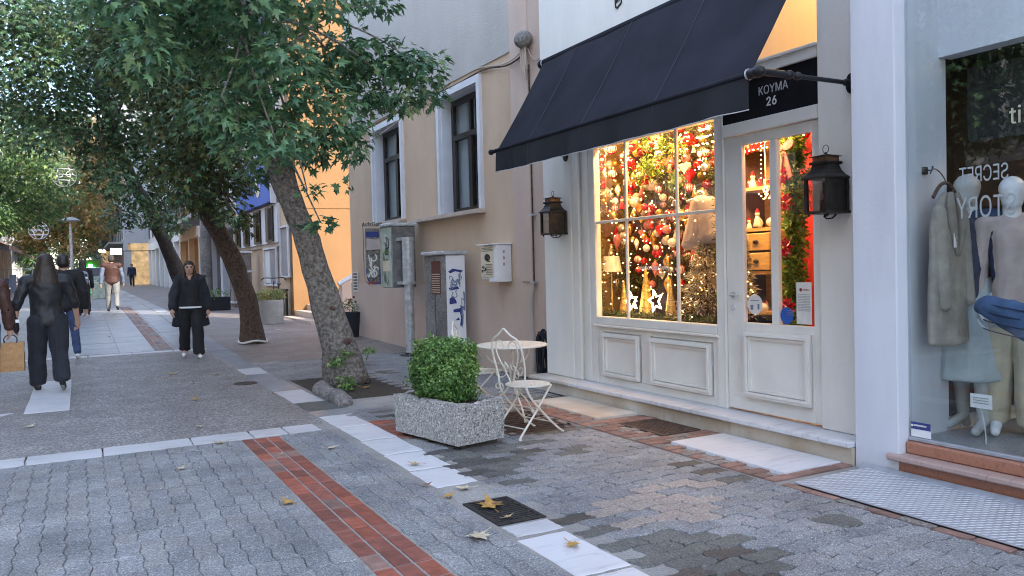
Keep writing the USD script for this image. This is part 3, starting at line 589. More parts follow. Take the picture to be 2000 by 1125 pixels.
# ------------------------------------------------------------------ buildings down the street
def far_building(name, label, side, y0, y1, h, wall, shopc, rows=3, piers='trim_white', awn=None, bal=True, ground=None, x0=5.2):
    s = side; xf = x0*s if s > 0 else (-6.2 if y0 < 44 else -4.3)
    t = thing(name, label, 'building', None, (xf, (y0+y1)/2, 0)); g = gz((y0+y1)/2)
    bx = lambda a, b, *r, bev=0: box(min(xf+s*a, xf+s*b), max(xf+s*a, xf+s*b), *r, bev)
    obj('wall', bx(.0, 5, y0, y1, g+3.3, h), wall, t); obj('roof', bx(-.3, 5, y0, y1, h, h+.25), 'stone_trim', t)
    obj('shop_back', bx(.5, 5, y0, y1, -.2, g+3.3), shopc, t); obj('fascia', bx(-.06, .3, y0, y1, g+2.75, g+3.3), piers, t)
    n = max(1, int((y1-y0)/3.2)); w = (y1-y0)/n
    for k in range(n+1): obj('pier', bx(-.05, .5, max(y0, y0+w*k-.25), min(y1, y0+w*k+.25), -.2, g+2.75), piers, t)
    for k in range(n):
        a, b = y0+w*k+.25, y0+w*(k+1)-.25
        wf = obj('shop_window', bx(.2, .28, a, b, g+.1, g+.35), 'frame_dark', t); obj('pane', bx(.22, .23, a, b, g+.35, g+2.75), 'pane_smoke', wf)
        obj('door', bx(.18, .26, (a+b)/2-.5, (a+b)/2-.42, g+.35, g+2.6), 'frame_dark', wf)
    nf = max(1, int((h-g-3.3)/3.0)); 
    for f in range(nf):
        z = g+3.5+3.0*f
        for k in range(n):
            c = y0+w*(k+.5)
            wi = obj('window', bx(-.03, .02, c-.75, c+.75, z+.1, z+2.2), 'trim_white', t)
            obj('pane', bx(-.05, -.03, c-.65, c+.65, z+.2, z+2.1), 'frame_dark', wi)
        if bal and f >= 0:
            bl = obj('balcony', bx(-1.1, 0, y0+.5, y1-.5, z-.2, z-.05), 'concrete', t)
            obj('railing', J([bx(-1.1, -1.06, y0+.5, y1-.5, z+.85, z+.9)]+[bx(-1.09, -1.07, q-.012, q+.012, z-.05, z+.85) for q in np.arange(y0+.5, y1-.5, .28)]), 'iron_dark', bl)
    if awn:
        obj('shop_awning', remap(ext(Polygon([(0, 0), (1.5, -.75), (1.5, -.95), (1.47, -.95), (1.47, -.78), (0, -.05)]), y1-y0-.8), (xf, (y1-.4) if s > 0 else y0+.4, g+3.2), (-s, 0, 0), (0, 0, 1), (0, -s, 0)), awn, t)
    return t
M('wall_lilac', (.46, .43, .47), .85, .1, 1); M('wall_cream', (.56, .50, .40), .85, .1, 1); M('wall_grey', (.40, .41, .43), .85, .1, 1); M('wall_pale', (.58, .57, .56), .85, .1, 1); M('wall_sand', (.58, .42, .27), .85, .1, 1)
M('shop_warm', (.5, .33, .16), .8, .3, 2, emit=.22); M('shop_cool', (.4, .45, .52), .8, .3, 2, emit=.16); M('shop_dark', (.12, .11, .11), .8, .3, 2)
far_building('lilac_building', 'lilac grey building with pale stone piers behind the woman in black', 1, 31.05, 41, 13, 'wall_lilac', 'shop_dark', piers='plaster_bluewhite')
far_building('sand_building', 'sand coloured building with lit lamps beyond the lilac one', 1, 41.05, 49, 14, 'wall_sand', 'shop_warm', piers='wall_sand')
far_building('glass_front_building', 'white building with tall glazed shopfronts left of the leaning trunk', 1, 49.05, 72, 12, 'wall_pale', 'shop_cool', piers='plain_white', bal=False)
far_building('balcony_building', 'grey balconied block with lit shop signs at the far end', 1, 72.05, 95, 17, 'wall_grey', 'shop_warm', piers='wall_grey', x0=3.4)
far_building('distant_block', 'distant apartment block closing the street on the right', 1, 95.05, 130, 18, 'wall_grey', 'shop_warm', x0=1.9)
for i, (a, b, h, w, sh, aw_, lb) in enumerate(((-22, -6, 13, 'wall_cream', 'shop_dark', None, 'cream block on the opposite side, behind the viewer'), (-5.95, 8, 12, 'wall_pale', 'shop_cool', 'awning_navy', 'pale block across the street mirrored in the clothes shop window'), (8.05, 24, 13, 'wall_grey', 'shop_dark', 'brick_worn', 'grey block across the street from the beige building'), (24.05, 45, 12, 'wall_cream', 'shop_warm', None, 'cream block across the street from the notice boards'), (45.05, 70, 11, 'wall_pale', 'shop_warm', 'brick_worn', 'pale shop row with a rust coloured awning at the left edge'), (70.05, 130, 13, 'wall_grey', 'shop_dark', None, 'grey block at the far left end of the street'))):
    far_building('opposite_building', lb, -1, a, b, h, w, sh, awn=aw_, bal=i % 2 == 1)
# ------------------------------------------------------------------ figures
def caps(bones, edge=.02, it=6):
    ms = []
    for a, ra, b, rb in bones:
        sa = Manifold.sphere(1.0, 14).scale(list(np.ones(3)*ra if np.isscalar(ra) else ra)).translate(list(map(float, a)))
        sb = Manifold.sphere(1.0, 14).scale(list(np.ones(3)*rb if np.isscalar(rb) else rb)).translate(list(map(float, b)))
        ms.append((sa+sb).hull())
    m = ms[0]
    for q in ms[1:]: m = m + q
    m = m.refine_to_length(edge).to_mesh()
    t = trimesh.Trimesh(m.vert_properties[:, :3], m.tri_verts)
    return trimesh.smoothing.filter_taubin(t, .5, .53, it) if it else t
def wrinkle(m, amp=.006, sc=14, seed=3, sz=1.0):
    m = m.copy(); n = m.vertex_normals; m.vertices += n*((meshkit.fbm(m.vertices*np.array([sc, sc, sc*sz]), 3, seed)-.5)*2*amp)[:, None]; return m
def skeleton(h=1.65, legs=((12, 5), (-14, 12)), arms=((-12, 8, 12), (14, 8, 15)), wide=1.0, hunch=0.0):
    """joints in metres: x right, y forward, z up; angles in degrees: legs (swing, knee), arms (swing, out, elbow); first the left side"""
    r = math.radians; j = {}
    d = lambda a, b, s: np.array([s*math.sin(r(b)), math.sin(r(a))*math.cos(r(b)), -math.cos(r(a))*math.cos(r(b))])
    for k, s in ((0, -1), (1, 1)):
        hip = np.array([s*.052*wide, 0, .515]); sw, kn = legs[k]
        kne = hip + .245*d(sw, 2, s); ank = kne + .228*d(sw-kn, 1, s); foot = math.radians(max(0, kn-sw-8)*.8)
        toe = ank + np.array([s*.012, .085*math.cos(foot), -.028-.085*math.sin(foot)]); heel = ank + np.array([0, -.022*math.cos(foot), -.03+.02*math.sin(foot)])
        sh = np.array([s*.108*wide, -.005+hunch*.04, .805]); a, b, e = arms[k]
        elb = sh + .17*d(a, b, s); wri = elb + .145*d(a+e, b*.4, s); hd = wri + .055*d(a+e+5, b*.2, s)
        for n, p in zip(('hip', 'knee', 'ank', 'toe', 'heel', 'sh', 'elb', 'wri', 'hand'), (hip, kne, ank, toe, heel, sh, elb, wri, hd)): j[n, k] = p
    j['pel'] = np.array([0, 0, .535]); j['waist'] = np.array([0, .005, .62]); j['chest'] = np.array([0, hunch*.02, .74]); j['neck'] = np.array([0, hunch*.05, .835]); j['head'] = np.array([0, .012+hunch*.08, .925])
    low = min(min(j['toe', k][2], j['heel', k][2]) for k in (0, 1))-.016
    for q in j: j[q] = (j[q]-[0, 0, low])*h
    j['h'] = h; j['wide'] = wide
    return j
def hand_bones(j, k):
    h = j['h']; w, p = j['wri', k], j['hand', k]; ax = (p-w)/np.linalg.norm(p-w); s = -1 if k == 0 else 1
    side = np.array([0, 1.0, 0]); side -= ax*(side@ax); side /= np.linalg.norm(side); inw = np.cross(ax, side)*(1 if k == 0 else -1); inw *= -np.sign(inw[0]*s) or 1
    B = [(w, .017*h, w+ax*.045*h, .02*h), (w+ax*.03*h+side*.012*h, .011*h, w+ax*.05*h-side*.012*h, .011*h)]
    for q, (o, l) in enumerate(((.018, .036), (.006, .042), (-.006, .039), (-.017, .03))):
        b0 = w + ax*.055*h + side*o*h; b1 = b0 + ax*l*.55*h + inw*.006*h; b2 = b1 + ax*l*.4*h + inw*.016*h
        B += [(b0, .0062*h, b1, .0056*h), (b1, .0056*h, b2, .0048*h)]
    b0 = w + ax*.018*h + side*.018*h; b1 = b0 + ax*.022*h + side*.014*h + inw*.006*h; B += [(b0, .0075*h, b1, .0062*h), (b1, .0062*h, b1+ax*.018*h+inw*.008*h, .005*h)]
    return B
def place(m, at, face):
    m = m.copy(); m.apply_transform(trimesh.transformations.rotation_matrix(face, [0, 0, 1])); m.apply_translation(at); return m
def body_mesh(j, hands=True, fine=.018):
    h, W = j['h'], j['wide']
    B = [(j['head']+[0, 0, .012*h], np.array([.046, .056, .05])*h, j['head']+[0, .006*h, -.035*h], np.array([.036, .042, .035])*h), (j['neck']-[0, 0, .02*h], .034*h, j['head']-[0, .01*h, .04*h], .03*h),
         (j['chest'], np.array([.085*W, .055, .07])*h, j['waist'], np.array([.066*W, .05, .05])*h), (j['waist'], np.array([.066*W, .05, .05])*h, j['pel'], np.array([.08*W, .058, .05])*h), (j['sh', 0], .035*h, j['sh', 1], .035*h), (j['chest'], .06*h, j['neck'], .03*h)]
    for k in (0, 1):
        B += [(j['sh', k], .031*h, j['elb', k], .024*h), (j['elb', k], .024*h, j['wri', k], .016*h), (j['hip', k], .048*h, j['knee', k], .034*h), (j['knee', k], .034*h, j['ank', k], .022*h), (j['ank', k], .022*h, j['toe', k], .016*h), (j['heel', k], .018*h, j['ank', k], .022*h)]
        if hands: B += hand_bones(j, k)
    return caps(B, fine, 4)
def top_bones(j, pad=.012, sleeve=1.0, hem=.0):
    h, W = j['h'], j['wide']; p = pad*h
    B = [(j['chest']+[0, 0, .02*h], np.array([.092*W, .06, .06])*h+p, j['waist'], np.array([.078*W, .056, .05])*h+p), (j['waist'], np.array([.078*W, .056, .05])*h+p, j['pel']-[0, 0, hem*h], np.array([.088*W, .066, .03])*h+p),
         (j['sh', 0], .034*h+p*.8, j['sh', 1], .034*h+p*.8), (j['chest'], .07*h, j['neck']-[0, 0, .01*h], .035*h)]
    for k in (0, 1):
        B.append((j['sh', k], .036*h+p*.7, j['elb', k], .029*h+p*.6))
        if sleeve > .5: B.append((j['elb', k], .029*h+p*.6, j['elb', k]+(j['wri', k]-j['elb', k])*(sleeve*2-1)*.95, .021*h+p*.6))
    return B
def trouser_bones(j, top=.05, knee=.04, cuff=.035):
    h, W = j['h'], j['wide']; B = [(j['pel']+[0, 0, .03*h], np.array([.082*W, .06, .04])*h, j['pel']-[0, 0, .03*h], np.array([.094*W, .068, .04])*h)]
    for k in (0, 1):
        B += [(j['hip', k]-[0, 0, .01*h], (top+.008)*h*W**.5, j['knee', k], knee*h), (j['knee', k], knee*h, j['ank', k]+[0, -.004*h, .006*h], np.array([cuff, cuff*1.05, .024])*h)]
    return B
def shoe(j, k):
    h = j['h']; return caps([(j['heel', k], .02*h, j['ank', k]-[0, 0, .01*h], .022*h), (j['ank', k]-[0, 0, .018*h], .021*h, j['toe', k]+[0, 0, .002*h], .018*h), (j['heel', k], .02*h, j['toe', k], .018*h)], .02, 3)
def hair_bones(j, length=.16, w=.06):
    h = j['h']; H = j['head']
    B = [(H+[0, -.008*h, .026*h], np.array([.054, .058, .052])*h, H+[0, -.022*h, -.01*h], np.array([.056, .047, .05])*h)]
    if length: B += [(H+[0, -.03*h, .0], np.array([.058, .034, .05])*h, H+[0, -.045*h, -length*.5*h], np.array([w, .036, .05])*h), (H+[0, -.045*h, -length*.5*h], np.array([w, .036, .05])*h, H+[0, -.055*h, -length*h], np.array([w*.72, .02, .02])*h)]
    return B
for n, c, r, k in (('skin', (.50, .30, .21), .5, .05), ('skin_olive', (.42, .26, .18), .5, .05), ('hair_brown', (.028, .016, .011), .5, .3), ('hair_black', (.012, .010, .010), .45, .3), ('hair_grey', (.06, .05, .045), .6, .3), ('cloth_black', (.012, .012, .014), .8, .2), ('cloth_night', (.018, .02, .028), .85, .2),
        ('leather_black', (.016, .016, .02), .55, .2), ('leather_brown', (.060, .026, .020), .55, .25), ('cloth_navy', (.02, .03, .075), .7, .3), ('denim', (.07, .13, .27), .85, .25), ('denim_dark', (.035, .055, .13), .8, .35), ('cloth_ltgrey', (.25, .255, .25), .85, .12), ('cloth_bluegrey', (.17, .21, .30), .85, .1), ('vest_brown', (.075, .030, .021), .6, .2),
        ('cloth_taupe', (.34, .31, .27), .95, .18), ('cloth_taupe_dark', (.25, .225, .195), .95, .18), ('cloth_pink', (.48, .39, .37), .95, .1), ('cloth_beige', (.50, .43, .31), .9, .1), ('cloth_paleblue', (.42, .47, .49), .8, .08), ('cloth_white', (.68, .66, .63), .9, .05), ('cloth_plum', (.10, .055, .05), .9, .15),
        ('mannequin_white', (.74, .75, .78), .3, .02), ('mannequin_grey', (.42, .43, .43), .4, .03), ('kraft_paper', (.44, .25, .11), .75, .15), ('lip', (.36, .13, .11), .5, .1), ('eye_dark', (.03, .02, .018), .3, .1)):
    M(n, c, r, k, 9 if 'cloth' in n or 'denim' in n else 20, .15 if 'cloth' in n else 0, 150)
def add(t, name, bones, m, at, face, edge=.022, it=5, wr=0, sc=14, sz=.5, par=None, label=None):
    q = caps(bones, edge, it) if not isinstance(bones, trimesh.Trimesh) else bones
    if wr: q = wrinkle(q, wr, sc, 3, sz)
    return obj(name, place(q, at, face), m, par or t, True, label=label)
def face_parts(t, j, at, face):
    h, H = j['h'], j['head']
    for s in (-1, 1):
        add(t, 'eye', ball(H+[s*.019*h, .050*h, .006*h], .0062*h, 1, (1.3, .7, .8)), 'eye_dark', at, face); add(t, 'eyebrow', tube([H+[s*.011*h, .055*h, .016*h], H+[s*.02*h, .054*h, .019*h], H+[s*.03*h, .047*h, .016*h]], .0024*h, 5), 'hair_brown', at, face)
        add(t, 'ear', ball(H+[s*.047*h, 0, -.002*h], .012*h, 1, (.5, .8, 1.2)), 'skin', at, face)
    add(t, 'nose', caps([(H+[0, .054*h, .004*h], .004*h, H+[0, .062*h, -.012*h], .0065*h)], .006, 1), 'skin', at, face); add(t, 'mouth', ball(H+[0, .047*h, -.03*h], .013*h, 1, (1, .5, .32)), 'lip', at, face)

# ------------------------------------------------------------------ lanterns
def lantern(loc):
    x, y, z = loc
    t = thing('wall_lantern', 'black copper wall lantern left of the display window', 'lantern', None, loc)
    B = lambda x0, x1, y0, y1, z0, z1, b=0: box(x+x0, x+x1, y+y0, y+y1, z+z0, z+z1, b)
    w, d = .096, .098
    obj('base', B(-.112, .13, -.108, .108, 0, .018, .004), 'copper_black', t)
    for sx in (-d, d):
        for sy in (-w, w): obj('corner_post', B(sx-.012, sx+.012, sy-.012, sy+.012, .018, .25), 'copper_black', t)
    obj('back_plate', B(.10, .135, -.088, .088, .018, .25), 'copper_brown', t); obj('side_plate', B(-.086, .09, -w-.004, -w+.006, .018, .25), 'copper_black', t)
    obj('pane', B(-d-.001, -d+.002, -.085, .085, .018, .25), 'pane_smoke', t); obj('pane', B(-.087, .087, w-.002, w+.001, .018, .25), 'pane_clear', t)
    prof = [(.125, .25), (.125, .262), (.10, .285), (.08, .315), (.07, .35), (.07, .375)]
    V = []; F = []
    for (r, zz) in prof: V += [(x-r, y-r*.93, z+zz), (x+r*.9, y-r*.93, z+zz), (x+r*.9, y+r*.93, z+zz), (x-r, y+r*.93, z+zz)]
    n = len(prof)
    for i in range(n-1):
        for k in range(4): a, b = i*4+k, i*4+(k+1) % 4; F += [(a, b, b+4), (a, b+4, a+4)]
    F += [(0, 2, 1), (0, 3, 2), (4*n-4, 4*n-3, 4*n-2), (4*n-4, 4*n-2, 4*n-1)]
    rf = obj('roof', trimesh.Trimesh(V, F, process=False), 'copper_black', t)
    obj('roll', tube([(x-.076, y-.074, z+.366), (x+.07, y-.074, z+.366), (x+.07, y+.074, z+.366), (x-.076, y+.074, z+.366)], .012, 8, True), 'copper_black', rf)
    obj('neck', B(-.068, .062, -.064, .064, .375, .41), 'copper_brown', rf); obj('cap', J([B(-.083, .077, -.079, .079, .41, .416), trimesh.convex.convex_hull(np.array([(x-.08, y-.075, z+.416), (x+.074, y-.075, z+.416), (x+.074, y+.075, z+.416), (x-.08, y+.075, z+.416), (x, y, z+.435)]))]), 'copper_black', rf)
    a = np.arange(20)/20*2*PI; obj('ring', J([tube([(x, y+.026*math.cos(q), z+.468+.03*math.sin(q)) for q in a], .0028, 6, True), ball((x, y, z+.437), .011, 1)]), 'iron_black', rf)
    for sy in (-.045, .045):
        b = obj('candle_tube', lathe([(0, .018), (.012, .018), (.012, .10), (0, .10)], (x, y+sy, z), 10), 'copper_brown', t)
        obj('bulb', lathe([(0, .10), (.014, .105), (.019, .125), (.012, .155), (.002, .175)], (x, y+sy, z), 12), 'candle', b, True)
    for sx, sy in ((-.085, -.085), (-.085, .085), (.085, .085)): obj('foot', ball((x+sx, y+sy, z-.008), .011, 1), 'copper_black', t)
    obj('scroll', tube([(x+.1, y, z-.004), (x+.06, y, z-.03), (x+.0, y, z-.035), (x-.03, y, z-.018), (x-.01, y, z-.006), (x+.01, y, z-.016)], .006, 6), 'iron_black', t)
    return t
l1 = lantern((4.805, 7.90, 1.80))
copy(l1, (4.805, 4.085, 1.775), 0, 'black copper wall lantern on the pilaster right of the panelled door')

# ------------------------------------------------------------------ planter with clipped bush
def inst(parent, name, protos, P, Q, S, kind='stuff', label=None, cat=None):
    p = numbered(path_of(parent), name); pi = UsdGeom.PointInstancer.Define(stage, p)
    for i, (m, mt) in enumerate(protos):
        c = usdkit.mesh(stage, f'{p}/leaf_kind_{i+1:03d}', m, MT[mt])
        pi.CreatePrototypesRel().AddTarget(c.GetPath())
    P = np.asarray(P) - org(path_of(parent))
    pi.CreatePositionsAttr(Vt.Vec3fArray.FromNumpy(P.astype(np.float32)))
    pi.CreateOrientationsAttr(Vt.QuathArray([Gf.Quath(float(q[0]), float(q[1]), float(q[2]), float(q[3])) for q in Q]))
    pi.CreateScalesAttr(Vt.Vec3fArray.FromNumpy(np.repeat(np.asarray(S)[:, None], 3, 1).astype(np.float32)))
    pi.CreateProtoIndicesAttr(Vt.IntArray.FromNumpy(NR.integers(0, len(protos), len(P)).astype(np.int32)))
    return tag(pi.GetPrim(), label, cat, None, kind)
def quats(nrm, tip):
    """local z -> nrm, local y towards tip"""
    z = nrm/np.linalg.norm(nrm, axis=1, keepdims=True); y = tip - z*(z*tip).sum(1, keepdims=True); y /= np.linalg.norm(y, axis=1, keepdims=True)+1e-9; x = np.cross(y, z)
    from scipy.spatial.transform import Rotation
    q = Rotation.from_matrix(np.stack([x, y, z], -1)).as_quat(); return q[:, [3, 0, 1, 2]]
def small_leaf(l=1.0, w=.5, fold=.12):
    return trimesh.Trimesh([(0, 0, 0), (-w/2, l*.45, fold*l), (0, l*.5, 0), (w/2, l*.45, fold*l), (0, l, -.1*l)], [(0, 2, 1), (0, 3, 2), (1, 2, 4), (2, 3, 4)], process=False)
def lobed(seed=0, fold=.10):
    """five-lobed plane-tree leaf, one metre long, stalk at the origin"""
    r = random.Random(seed)
    ang = [-150, -118, -86, -58, -34, -14, 0, 14, 34, 58, 86, 118, 150]; rad = [.24, .52, .33, .74, .36, .60, .98, .60, .36, .74, .33, .52, .24]
    V = [(0, 0, 0)]; c = np.array([0, .36])
    for a, q in zip(ang, rad):
        q *= r.uniform(.88, 1.1)*(.62 if abs(a) > 1 else .64); a = math.radians(a+r.uniform(-4, 4)); x, y = q*math.sin(a), c[1]+q*math.cos(a)
        V.append((x, y, -fold*abs(x)*1.6 - .22*max(0, y-.5) + r.uniform(-.03, .03)))
    V.append((0, .36, .03)); n = len(ang); F = [(n+1, k+1, k) for k in range(1, n)] + [(n+1, 1, 0), (n+1, 0, n)]
    F = [(a, c_, b) for a, b, c_ in F]
    return trimesh.Trimesh(V, F, process=False)
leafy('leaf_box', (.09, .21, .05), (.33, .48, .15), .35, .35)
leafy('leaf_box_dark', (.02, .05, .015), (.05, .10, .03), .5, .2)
pt = thing('stone_planter', 'speckled terrazzo planter box with a chipped rim on the pavement', 'planter', None, (2.748, 6.325, 0))
def spun(m): return turned(m, math.radians(12), (2.748, 6.325, 0))
def tap(w, l, z0, z1, t0=1.0, t1=1.0):
    P = [(2.748+sx*w/2*t, 6.325+sy*l/2*t, z) for z, t in ((z0, t0), (z1, t1)) for sx in (-1, 1) for sy in (-1, 1)]
    return Manifold.hull_points(np.array(P))
outer = tap(.49, .95, .03, .365, .965, 1.0); inner = tap(.40, .86, .22, .5, .96, 1.0)
mm = (outer-inner).refine_to_length(.03).to_mesh(); pm = trimesh.Trimesh(mm.vert_properties[:, :3], mm.tri_verts)
nz = meshkit.fbm(pm.vertices*9, 4, 5); hi = pm.vertices[:, 2] > .34
pm.vertices[:, 2] -= np.where(hi, np.clip(nz-.56, 0, 1)*.22, 0); pm.vertices += pm.vertex_normals*((meshkit.fbm(pm.vertices*40, 2, 8)-.5)*.006)[:, None]
obj('trough', spun(pm), 'terrazzo', pt); obj('foot', spun(box(2.56, 2.94, 5.9, 6.75, 0, .03)), 'soil', pt); obj('earth', spun(box(2.545, 2.95, 5.9, 6.75, .28, .315)), 'soil', pt)
bs_ = thing('clipped_bush', 'bright green clipped box bush growing in the speckled planter', 'bush', None, (2.76, 6.38, .31))
n = 16000; d = NR.normal(size=(n, 3)); d /= np.linalg.norm(d, axis=1, keepdims=True)
sq = 1/np.power((np.abs(d)**3.2).sum(1), 1/3.2)
rad = sq*(.56+.82*meshkit.fbm(d*2.9+5, 3, 2))*np.where(NR.random(n) < .72, NR.uniform(.86, 1.14, n), NR.uniform(.4, .95, n))
P = np.array([2.755, 6.38, .585]) + d*rad[:, None]*[.235, .275, .24]; k = P[:, 2] > .31; P, d = P[k], d[k]
nr = d + NR.normal(size=d.shape)*.55 + [0, 0, .4]; Q = quats(nr, NR.normal(size=d.shape)+d*.8)
inst(bs_, 'foliage', [(small_leaf(1, .55), 'leaf_box'), (small_leaf(1, .62, .2), 'leaf_box')], P, Q, NR.uniform(.022, .040, len(P)))
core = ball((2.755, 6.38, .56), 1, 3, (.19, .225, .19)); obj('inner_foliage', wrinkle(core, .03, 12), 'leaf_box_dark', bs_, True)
for k in range(5): obj('stem', tube([(2.755+.05*math.cos(k*1.3), 6.38+.06*math.sin(k*1.3), .3), (2.755+.12*math.cos(k*1.3), 6.38+.13*math.sin(k*1.3), .5)], .008, 6), 'bark_brown', bs_)

# ------------------------------------------------------------------ wrought iron table and chairs
def holes(r, rings):
    p = Point(0, 0).buffer(r, 24)
    for rr, n, s in rings:
        for k in range(n):
            a = 2*PI*k/n; p = p.difference(affinity.rotate(affinity.scale(Point(rr, 0).buffer(s, 2), 1.5, .7), math.degrees(a)+45, origin=(rr, 0)) if 0 else affinity.rotate(affinity.scale(Point(rr, 0).buffer(s, 2), 1.4, .7, origin=(rr, 0)), math.degrees(a), origin=(0, 0)))
    return p
def spiral(c, r0, turns, a0, axis_u, axis_v, n=26, s=1):
    c, u, v = map(np.array, (c, axis_u, axis_v)); out = []
    for k in range(n):
        q = k/(n-1); a = a0+s*turns*2*PI*q; r = r0*(1-.78*q); out.append(c+r*(u*math.cos(a)+v*math.sin(a)))
    return out
IC = 'iron_cream'
def chair(loc, face, label):
    t = thing('iron_chair', label, 'chair', None, loc)
    pl = lambda m: place(m, loc, face)
    se = obj('seat', pl(J([remap(ext(holes(.185, [(.16, 26, .009), (.115, 18, .009), (.07, 10, .009)]), .006), (0, 0, .43), (1, 0, 0), (0, 1, 0), (0, 0, 1))])), IC, t)
    a = np.arange(28)/28*2*PI; obj('rim', pl(tube([(.188*math.cos(q), .188*math.sin(q), .43) for q in a], .008, 7, True)), IC, se)
    for s in (-1, 1):
        obj('leg', pl(tube(spline([(-.185, s*.165, .50), (-.165, s*.17, .40), (-.02, s*.175, .225), (.15, s*.18, .07), (.235, s*.185, .008)], 14), .0095, 7)), IC, t, 40)
        obj('leg', pl(tube([(.135, s*.15, .425), (-.04, s*.16, .235), (-.265, s*.165, .008)], .0095, 7)), IC, t, 40)
        for xx in (.235, -.265): obj('foot', pl(ball((xx, s*.18, .008), .015, 1, (1, 1, .6))), IC, t)
    for xx, zz, w in ((.12, .105, .178), (-.19, .085, .165), (-.03, .235, .17)): obj('stretcher', pl(tube([(xx, -w, zz), (xx, w, zz)], .006, 6)), IC, t)
    arch = spline([(-.185, -.165, .50), (-.205, -.185, .62), (-.235, -.185, .75), (-.25, -.15, .835), (-.258, -.085, .868), (-.264, -.035, .905), (-.266, 0, .925), (-.264, .035, .905), (-.258, .085, .868), (-.25, .15, .835), (-.235, .185, .75), (-.205, .185, .62), (-.185, .165, .50)], 60)
    bk = obj('backrest', pl(tube(arch, .009, 7)), IC, t, 40)
    for s in (-1, 1):
        obj('scroll', pl(tube(spline([(-.18, s*.01, .44), (-.195, s*.045, .53), (-.215, s*.11, .65), (-.235, s*.135, .75), (-.243, s*.10, .82), (-.243, s*.055, .815), (-.238, s*.03, .775), (-.236, s*.05, .755)], 34), .0062, 6)), IC, bk, 40)
        obj('scroll', pl(tube(spiral((-.21, s*.052, .60), .036, 1.1, PI/2, (0, s, 0), (-.2, 0, 1)), .0052, 6)), IC, bk, 40)
    return t
chair((3.40, 6.08, 0), math.radians(14), 'white wrought iron chair in front of the round table, beside the planter')
chair((3.46, 7.12, 0), math.radians(-34), 'white wrought iron chair half hidden behind the green bush')
tx, ty = 3.64, 6.80
tb = thing('iron_table', 'round white wrought iron bistro table with scrolled legs', 'table', None, (tx, ty, 0))
pl = lambda m: place(m, (tx, ty, 0), .4)
tp = obj('table_top', pl(remap(ext(holes(.325, [(.29, 44, .009), (.24, 34, .009), (.19, 26, .009), (.13, 16, .009)]), .006), (0, 0, .70), (1, 0, 0), (0, 1, 0), (0, 0, 1))), IC, tb)
a = np.arange(36)/36*2*PI; obj('rim', pl(tube([(.328*math.cos(q), .328*math.sin(q), .698) for q in a], .011, 7, True)), IC, tp, 40)
obj('pole', pl(tube([(0, 0, .30), (0, 0, .70)], .012, 8)), IC, tb)
for k in range(3):
    q = 2*PI*k/3; D = np.array([math.cos(q), math.sin(q)])
    lg = obj('leg', pl(tube(spline([(*D*.26, .69), (*D*.25, .60), (*D*.17, .53), (*D*.05, .50), (*D*.02, .40), (*D*.05, .28), (*D*.16, .18), (*D*.26, .07), (*D*.30, .01)], 40), .010, 7)), IC, tb, 40)
    obj('foot', pl(ball((*D*.305, .014), .017, 1)), IC, lg)
    obj('scroll', pl(J([tube(spiral((*D*.12, .44), .075, 1.15, PI/2, (*D, 0), (0, 0, 1)), .007, 6), tube(spiral((*D*.14, .30), .055, 1.1, -PI/2, (*D, 0), (0, 0, 1), s=-1), .007, 6)])), IC, lg, 40)

# ------------------------------------------------------------------ things on the beige wall
from shapely.geometry import LineString
from shapely.ops import unary_union
def scrawl(w, h, n, seed, wd=.01, loops=7):
    r = random.Random(seed); L = []
    for k in range(n):
        x, y = r.uniform(.05, .7)*w, r.uniform(.1, .8)*h; P = []
        for q in range(loops): P.append((min(max(x+q*w*.07+r.uniform(-.09, .09)*w, .02*w), .98*w), min(max(y+r.uniform(-.13, .13)*h, .02*h), .98*h)))
        L.append(LineString(spline(P, 18)).buffer(wd, 2))
    return unary_union(L)
def polys(g): return list(getattr(g, 'geoms', [g]))
def flat(g, d=.002): return J([ext(q, d) for q in polys(g) if q.area > 1e-8])
def print_lines(w, h, n, seed, t=.3):
    r = random.Random(seed); q = []
    for k in range(n):
        y = h*(k+.3)/n; x = 0
        while x < w:
            l = r.uniform(.06, .2)*w; q.append(rect(min(l, w-x), h/n*t, x, y)); x += l+.03*w
    return unary_union(q)
ph = thing('public_telephone', 'graffitied public telephone hood bolted to a thick galvanised post', 'telephone', None, (4.86, 12.67, 0))
obj('post', tube([(4.86, 12.67, .03), (4.86, 12.67, 1.22)], .078, 18), 'galvanised', ph, 40)
obj('post_sleeve', lathe([(0, 1.2), (.098, 1.2), (.098, 1.98), (0, 1.985)], (4.86, 12.67, 0), 20), 'galvanised', ph, 40)
obj('foot_plate', lathe([(0, 0), (.19, 0), (.19, .02), (.09, .035), (.085, .06), (0, .06)], (4.86, 12.67, 0), 20), 'iron_dark', ph, 40)
for z in (1.22, 1.95): obj('bracket', J([lathe([(.098, z-.025), (.112, z-.025), (.112, z+.025), (.098, z+.025)], (4.86, 12.67, 0), 20), box(4.70, 4.98, 12.755, 12.80, z-.025, z+.025)]), 'galvanised', ph)
hood = obj('hood', box(4.63, 5.05, 12.80, 13.32, 1.14, 2.17, .012), 'plain_grey', ph)
M('phone_green', (.42, .52, .40), .5, .25, 7, c2=(.55, .60, .50)); M('phone_side', (.16, .15, .14), .6, .3, 10)
obj('front_panel', box(4.615, 4.63, 12.82, 13.30, 1.15, 2.16, .004), 'phone_green', hood); obj('side_panel', box(4.64, 5.04, 12.786, 12.80, 1.16, 2.15), 'phone_side', hood); obj('hood_cap', box(4.60, 5.08, 12.76, 13.36, 2.17, 2.23, .015), 'galvanised', hood)
